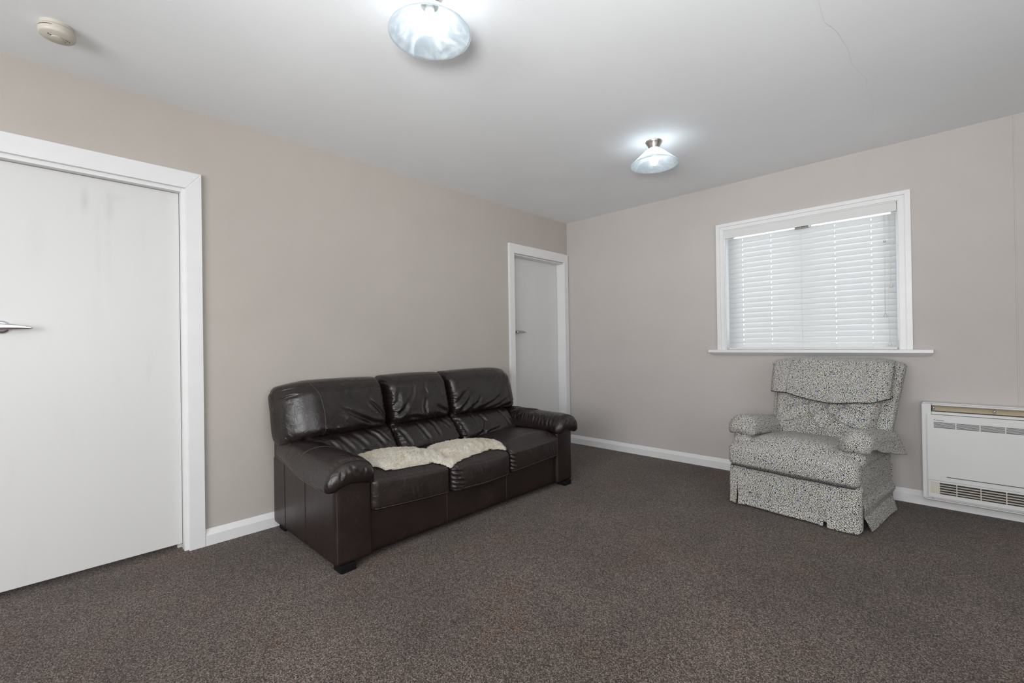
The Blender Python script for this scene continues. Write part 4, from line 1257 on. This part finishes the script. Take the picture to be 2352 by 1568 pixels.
# footrest board and the cloth skirt over it, slit by a kick pleat near each end
cbox('footrest_board', (0.01, 0.030, 0.05), (0.715, 0.07, 0.262), (0.01, 0.01, 0.01), (6, 4, 6), mat=M['black'])
def front_fn(s, t):
    u = -0.004 + 0.734 * s
    z = 0.262 - (0.250) * t
    v = 0.004 - 0.012 * math.sin(min(1, t * 1.3) * math.pi) - 0.020 * t ** 1.6
    e = max(0.0, (abs(s - 0.5) - 0.472) / 0.028)
    v += 0.035 * e ** 2.2
    tt = max(0.0, t - 0.02); v += 0.018 * math.exp(-(t / 0.03))
    # softly lifted cloth at the pleats
    for c, h_ in ((0.560, 0.62), (0.062, 0.5)):
        d_ = (u - c)
        k = max(0.0, (t - h_) / (1 - h_))
        v -= 0.012 * k * math.exp(-(d_ / 0.03) ** 2)
        if abs(d_) < 0.03: u += math.copysign(0.006 * k * (1 - abs(d_) / 0.03), d_ if d_ != 0 else 1)
    v -= 0.003 * math.sin(u * 21 + 1) * t
    z -= 0.005 * math.exp(-((u - 0.62) / 0.07) ** 2) * t
    if s > 0.96: z += 0.020 * ((s - 0.96) / 0.04) ** 3 * t ** 3
    return (u, v, z)
def front_mask(a, b):
    u = -0.004 + 0.734 * a
    if b > 0.62 and abs(u - 0.560) < 0.002 + 0.006 * (b - 0.62) / 0.38: return False
    if b > 0.5 and abs(u - 0.062) < 0.0022: return False
    return True
sheet('front_skirt', front_fn, 220, 60, 0.008, (0, -1, 0), mask=front_mask)
def pleat_fn(s, t):
    return (0.520 + 0.075 * s, 0.016 - 0.030 * t, 0.20 - 0.165 * t)
sheet('pleat_lining', pleat_fn, 16, 20, 0.006, (0, -1, 0))
# side skirts: flare out at the floor with a rolled fold above
def side_skirt(sg):
    u_in = 0.724 if sg > 0 else 0.006
    def fn(s, t):
        z = 0.175 * (1 - t) + 0.012
        v = 0.028 + (0.628 - 0.028) * s
        f = t ** 2.2
        bul = 0.014 * math.exp(-((t - 0.22) / 0.14) ** 2)
        o = 0.004 + 0.024 * f + bul * (0.4 + 0.6 * s) - 0.008 * math.exp(-((t - 0.55) / 0.12) ** 2)
        v2 = v + (0.075 * (1 - s) ** 2 * t ** 1.1)
        return (u_in + sg * o, v2, z - 0.004 * math.sin(s * 7) * t)
    return sheet('side_skirt', fn, 60, 40, 0.007, (sg, 0, 0))
side_skirt(1); side_skirt(-1)
def back_skirt_fn(s, t):
    return (0.01 + 0.715 * s, 0.648 + 0.012 * t ** 2, 0.275 * (1 - t) + 0.012)
sheet('back_skirt', back_skirt_fn, 30, 20, 0.007, (0, 1, 0))

# seat cushion
def dseat(P, Q):
    u, v = P[:, 0].copy(), P[:, 1].copy()
    w = np.cos(Q[:, 0] * math.pi / 2) ** 0.35
    top = np.clip(Q[:, 2], 0, 1) ** 2
    s = np.clip((v + 0.035) / 0.15, 0, 1); s = s * s * (3 - 2 * s)
    back = np.clip((v - 0.2) / 0.35, 0, 1)
    P[:, 2] += top * w * (0.068 * s - 0.03 * back) + top * (1 - w) * 0.02 * s
    fr = np.clip(-Q[:, 1], 0, 1) ** 3
    P[:, 1] -= fr * 0.016 * np.cos(Q[:, 0] * 1.3) * np.cos(Q[:, 2] * 1.2)
    # narrower behind the arm fronts
    nb = np.clip((v - 0.03) / 0.05, 0, 1)
    P[:, 0] = 0.3635 + (u - 0.3635) * (1 - 0.27 * nb)
    st = [([(0.66, 0.12), (0.63, 0.10), (0.60, 0.11)], 0.012, 0.004)]
    P[:, 2] += top * lowf(P, 0.0015, 5, 12)
    return P
sc_ = cbox('seat_cushion', (0.006, -0.038, 0.262), (0.7275, 0.52, 0.405), (0.035, 0.045, 0.03), (90, 70, 24), dseat)
cmb(MB().tube([(0.030 + 0.680 * k / 20, -0.030 - 0.011 * math.sin(math.pi * k / 20), 0.263 + 0.001 * math.sin(k)) for k in range(21)], 0.0035, 6)).build('seat_welt', M['fabric_edge'], AC, smooth=True)

# arms
def chair_arm(sg):
    uc = 0.062 if sg < 0 else 0.695
    v0 = 0.030 if sg < 0 else 0.004
    hw = 0.088 if sg < 0 else 0.074
    zt = 0.586 if sg < 0 else 0.572
    def slope(v): return 0.055 * np.clip((v - 0.08) / 0.45, 0, 1)
    kk = 6.0 if sg < 0 else 7.0
    def d(P, Q):
        P[:, 2] -= slope(P[:, 1]) * np.clip(Q[:, 2], 0, 1)
        return P
    cbox('arm', (uc - hw + 0.03, v0 + 0.012, 0.36), (uc + hw - 0.028, 0.62, zt - 0.055), (0.04, 0.03, 0.04), (24, 60, 20), d)
    def d2(P, Q):
        dx = P[:, 0] - uc
        P[:, 2] -= kk * 0.85 * dx ** 2
        P[:, 2] -= 0.014 * np.clip((v0 + 0.09 - P[:, 1]) / 0.09, 0, 1) ** 2
        P[:, 2] -= slope(P[:, 1])
        P[:, 1] -= np.clip(-Q[:, 1], 0, 1) ** 5 * 0.010 * np.cos(Q[:, 0] * 1.5)
        P[:, 2] += lowf(P, 0.0015, 8, 18)
        return P
    pad = cbox('arm_pad', (uc - hw, v0 - 0.014, zt - 0.112), (uc + hw, 0.50, zt - 0.004), (0.055, 0.05, 0.054), (36, 70, 18), d2)
    # loose cover thrown over the pad: fitted at the front, hanging free at the sides
    def fn(s, t):
        v = v0 + 0.012 + (0.50 + (0.10 if sg > 0 else 0.0)) * s
        a_ = (t - 0.5) * 2
        outer = (a_ * sg) > 0
        k = abs(a_)
        wdt = hw + 0.005
        if k < 0.6:
            q0 = k / 0.6
            x = math.copysign(wdt * math.sin(q0 * math.pi / 2) ** 0.9, a_)
            z = zt + 0.004 - 0.040 * (1 - math.cos(q0 * math.pi / 2)) - 3.2 * x * x
        else:
            q = (k - 0.6) / 0.4
            flare = (0.008 + 0.026 * s) if outer else 0.0
            length = (0.045 + 0.045 * s) if outer else 0.045
            if sg < 0 and outer: length = 0.05; flare = 0.004
            length *= 1 - 0.75 * math.exp(-s / 0.06); flare *= 1 - math.exp(-s / 0.06)
            x = math.copysign(wdt + q * flare, a_)
            z = zt + 0.004 - 0.040 - 3.2 * wdt * wdt - q * length
            z += 0.0025 * math.sin(s * 17) * q
        z -= 0.055 * min(1, max(0.0, (v - 0.08) / 0.45)) 
        z -= 0.014 * max(0, (v0 + 0.09 - v) / 0.09) ** 2
        z -= 0.020 * math.exp(-s / 0.03); x *= 1 - 0.16 * math.exp(-s / 0.03)
        return (uc + x, v, z)
    sheet('arm_cover', fn, 70, 60, 0.005, (0, 0, 1))
    return pad
chair_arm(-1); chair_arm(1)

# back: outer shell with wings, padded front, draped headrest
BC = 0.405
def dshell(P, Q):
    z = P[:, 2]; k = np.clip((z - 0.35) / 0.57, 0, 1)
    hw = 0.342 + 0.048 * k
    lf_ = np.where(P[:, 0] < BC, 0.93, 1.0)
    P[:, 0] = BC + (P[:, 0] - BC) / 0.39 * hw * lf_ - 0.018 * (1 - k)
    P[:, 1] += 0.17 * (k - 0.5) 
    P[:, 1] -= 0.018 * np.abs(Q[:, 0]) ** 6 * np.clip(-Q[:, 1] * 0.5 + 0.5, 0, 1)
    P[:, 2] -= np.clip(Q[:, 2], 0, 1) * 0.014 * np.abs(Q[:, 0]) ** 3
    return P
cbox('back_shell', (BC - 0.39, 0.575, 0.30), (BC + 0.39, 0.655, 0.948), (0.04, 0.03, 0.03), (60, 10, 60), dshell)
def dback(P, Q):
    z = P[:, 2].copy(); k = np.clip((z - 0.40) / 0.53, 0, 1)
    u = P[:, 0].copy()
    hw = 0.275 + 0.06 * k
    P[:, 0] = BC - 0.03 * (1 - k) + (u - BC) / 0.34 * hw
    P[:, 1] += 0.15 * (k - 0.5)
    fr = np.clip(-Q[:, 1], 0, 1)
    w = np.cos(Q[:, 0] * math.pi / 2) ** 0.5
    P[:, 1] -= fr * (0.040 * w * np.exp(-((k - 0.25) / 0.28) ** 2) + 0.012 * w)
    A = np.stack([u, z], 1)
    st = []
    tuft = [(0.30, 0.655), (0.42, 0.645), (0.53, 0.655), (0.345, 0.56), (0.49, 0.56)]
    for (a, b) in tuft:
        r2 = ((u - a) / 0.028) ** 2 + ((z - b) / 0.028) ** 2
        P[:, 1] += fr * 0.030 * np.exp(-r2)
    for pts in ([(0.345, 0.565), (0.325, 0.50), (0.315, 0.43)], [(0.49, 0.565), (0.465, 0.50), (0.455, 0.43)], [(0.345, 0.565), (0.41, 0.50), (0.42, 0.43)], [(0.30, 0.655), (0.345, 0.56)], [(0.42, 0.645), (0.345, 0.56)], [(0.42, 0.645), (0.49, 0.56)], [(0.53, 0.655), (0.49, 0.56)], [(0.30, 0.66), (0.20, 0.62), (0.12, 0.60)], [(0.53, 0.66), (0.62, 0.62), (0.70, 0.60)], [(0.49, 0.56), (0.60, 0.52), (0.68, 0.50)], [(0.345, 0.56), (0.22, 0.52), (0.14, 0.50)]):
        st.append((pts, 0.011, 0.014))
    P[:, 1] -= fr * stroke_disp(A, st)
    return P
cbox('back_cushion', (BC - 0.34, 0.52, 0.40), (BC + 0.34, 0.65, 0.935), (0.05, 0.05, 0.05), (110, 16, 90), dback)
# headrest cover: padded sheet from behind the top, over it and hanging in front
def head_fn(s, t):
    # s across 0..1, t from back edge (0) over the top to the front hem (1)
    a_ = (s - 0.5) * 2
    hw = 0.352 - 0.020 * max(0.0, 0.35 - t) / 0.35
    u = BC + a_ * hw - 0.012 * max(0, t - 0.3) * (1 if a_ > 0 else 0.4) * a_
    low = 0.668 + 0.048 * min(1, abs(a_ - 0.14) ** 1.7 * 1.5)          # hem dips in the middle
    if a_ > 0.55: low -= 0.012 * math.sin((a_ - 0.55) / 0.45 * math.pi)
    zt = 0.962 - 0.022 * abs(a_) ** 6 - 0.003 * math.sin(a_ * 6)
    vt = 0.660
    if t < 0.15:
        q = t / 0.15; z = zt - 0.03 * (1 - q) ; v = vt + 0.075 - 0.03 * q
    elif t < 0.35:
        q = (t - 0.15) / 0.2; th = q * math.pi / 2
        z = zt - 0.035 + 0.035 * math.sin(math.pi / 2 + th * 1.0); v = vt + 0.045 - 0.140 * math.sin(th)
    else:
        q = (t - 0.35) / 0.65
        z = (zt - 0.035) + (low - (zt - 0.035)) * q
        v = vt - 0.095 - 0.055 * q - 0.030 * math.sin(q * math.pi) * math.cos(a_ * 1.3) - 0.050 * q * math.cos(a_ * 1.4)
        # soft vertical quilting lines
        for c, wd, dp in ((-0.66, 0.018, 0.018), (-0.22, 0.024, 0.009), (0.22, 0.024, 0.012), (0.60, 0.018, 0.018)):
            v += dp * math.exp(-((a_ - c - 0.05 * (0.5 - q)) / wd) ** 2) * math.sin(max(0.0, min(1.0, 1 - q * 0.5)) * math.pi / 2) * (1 - q) ** 0.5
        e = max(0, abs(a_) - 0.9) / 0.1
        v += 0.03 * e ** 2
    return (u, v, z)
hd = sheet('headrest_cover', head_fn, 120, 70, 0.018, (0, -1, 0.3))
cmb(MB().tube([tuple(np.array(head_fn(k / 60, 1.0)) + np.array([0, 0.006, -0.002])) for k in range(61)], 0.0045, 6)).build('headrest_hem', M['fabric_edge'], AC, smooth=True)
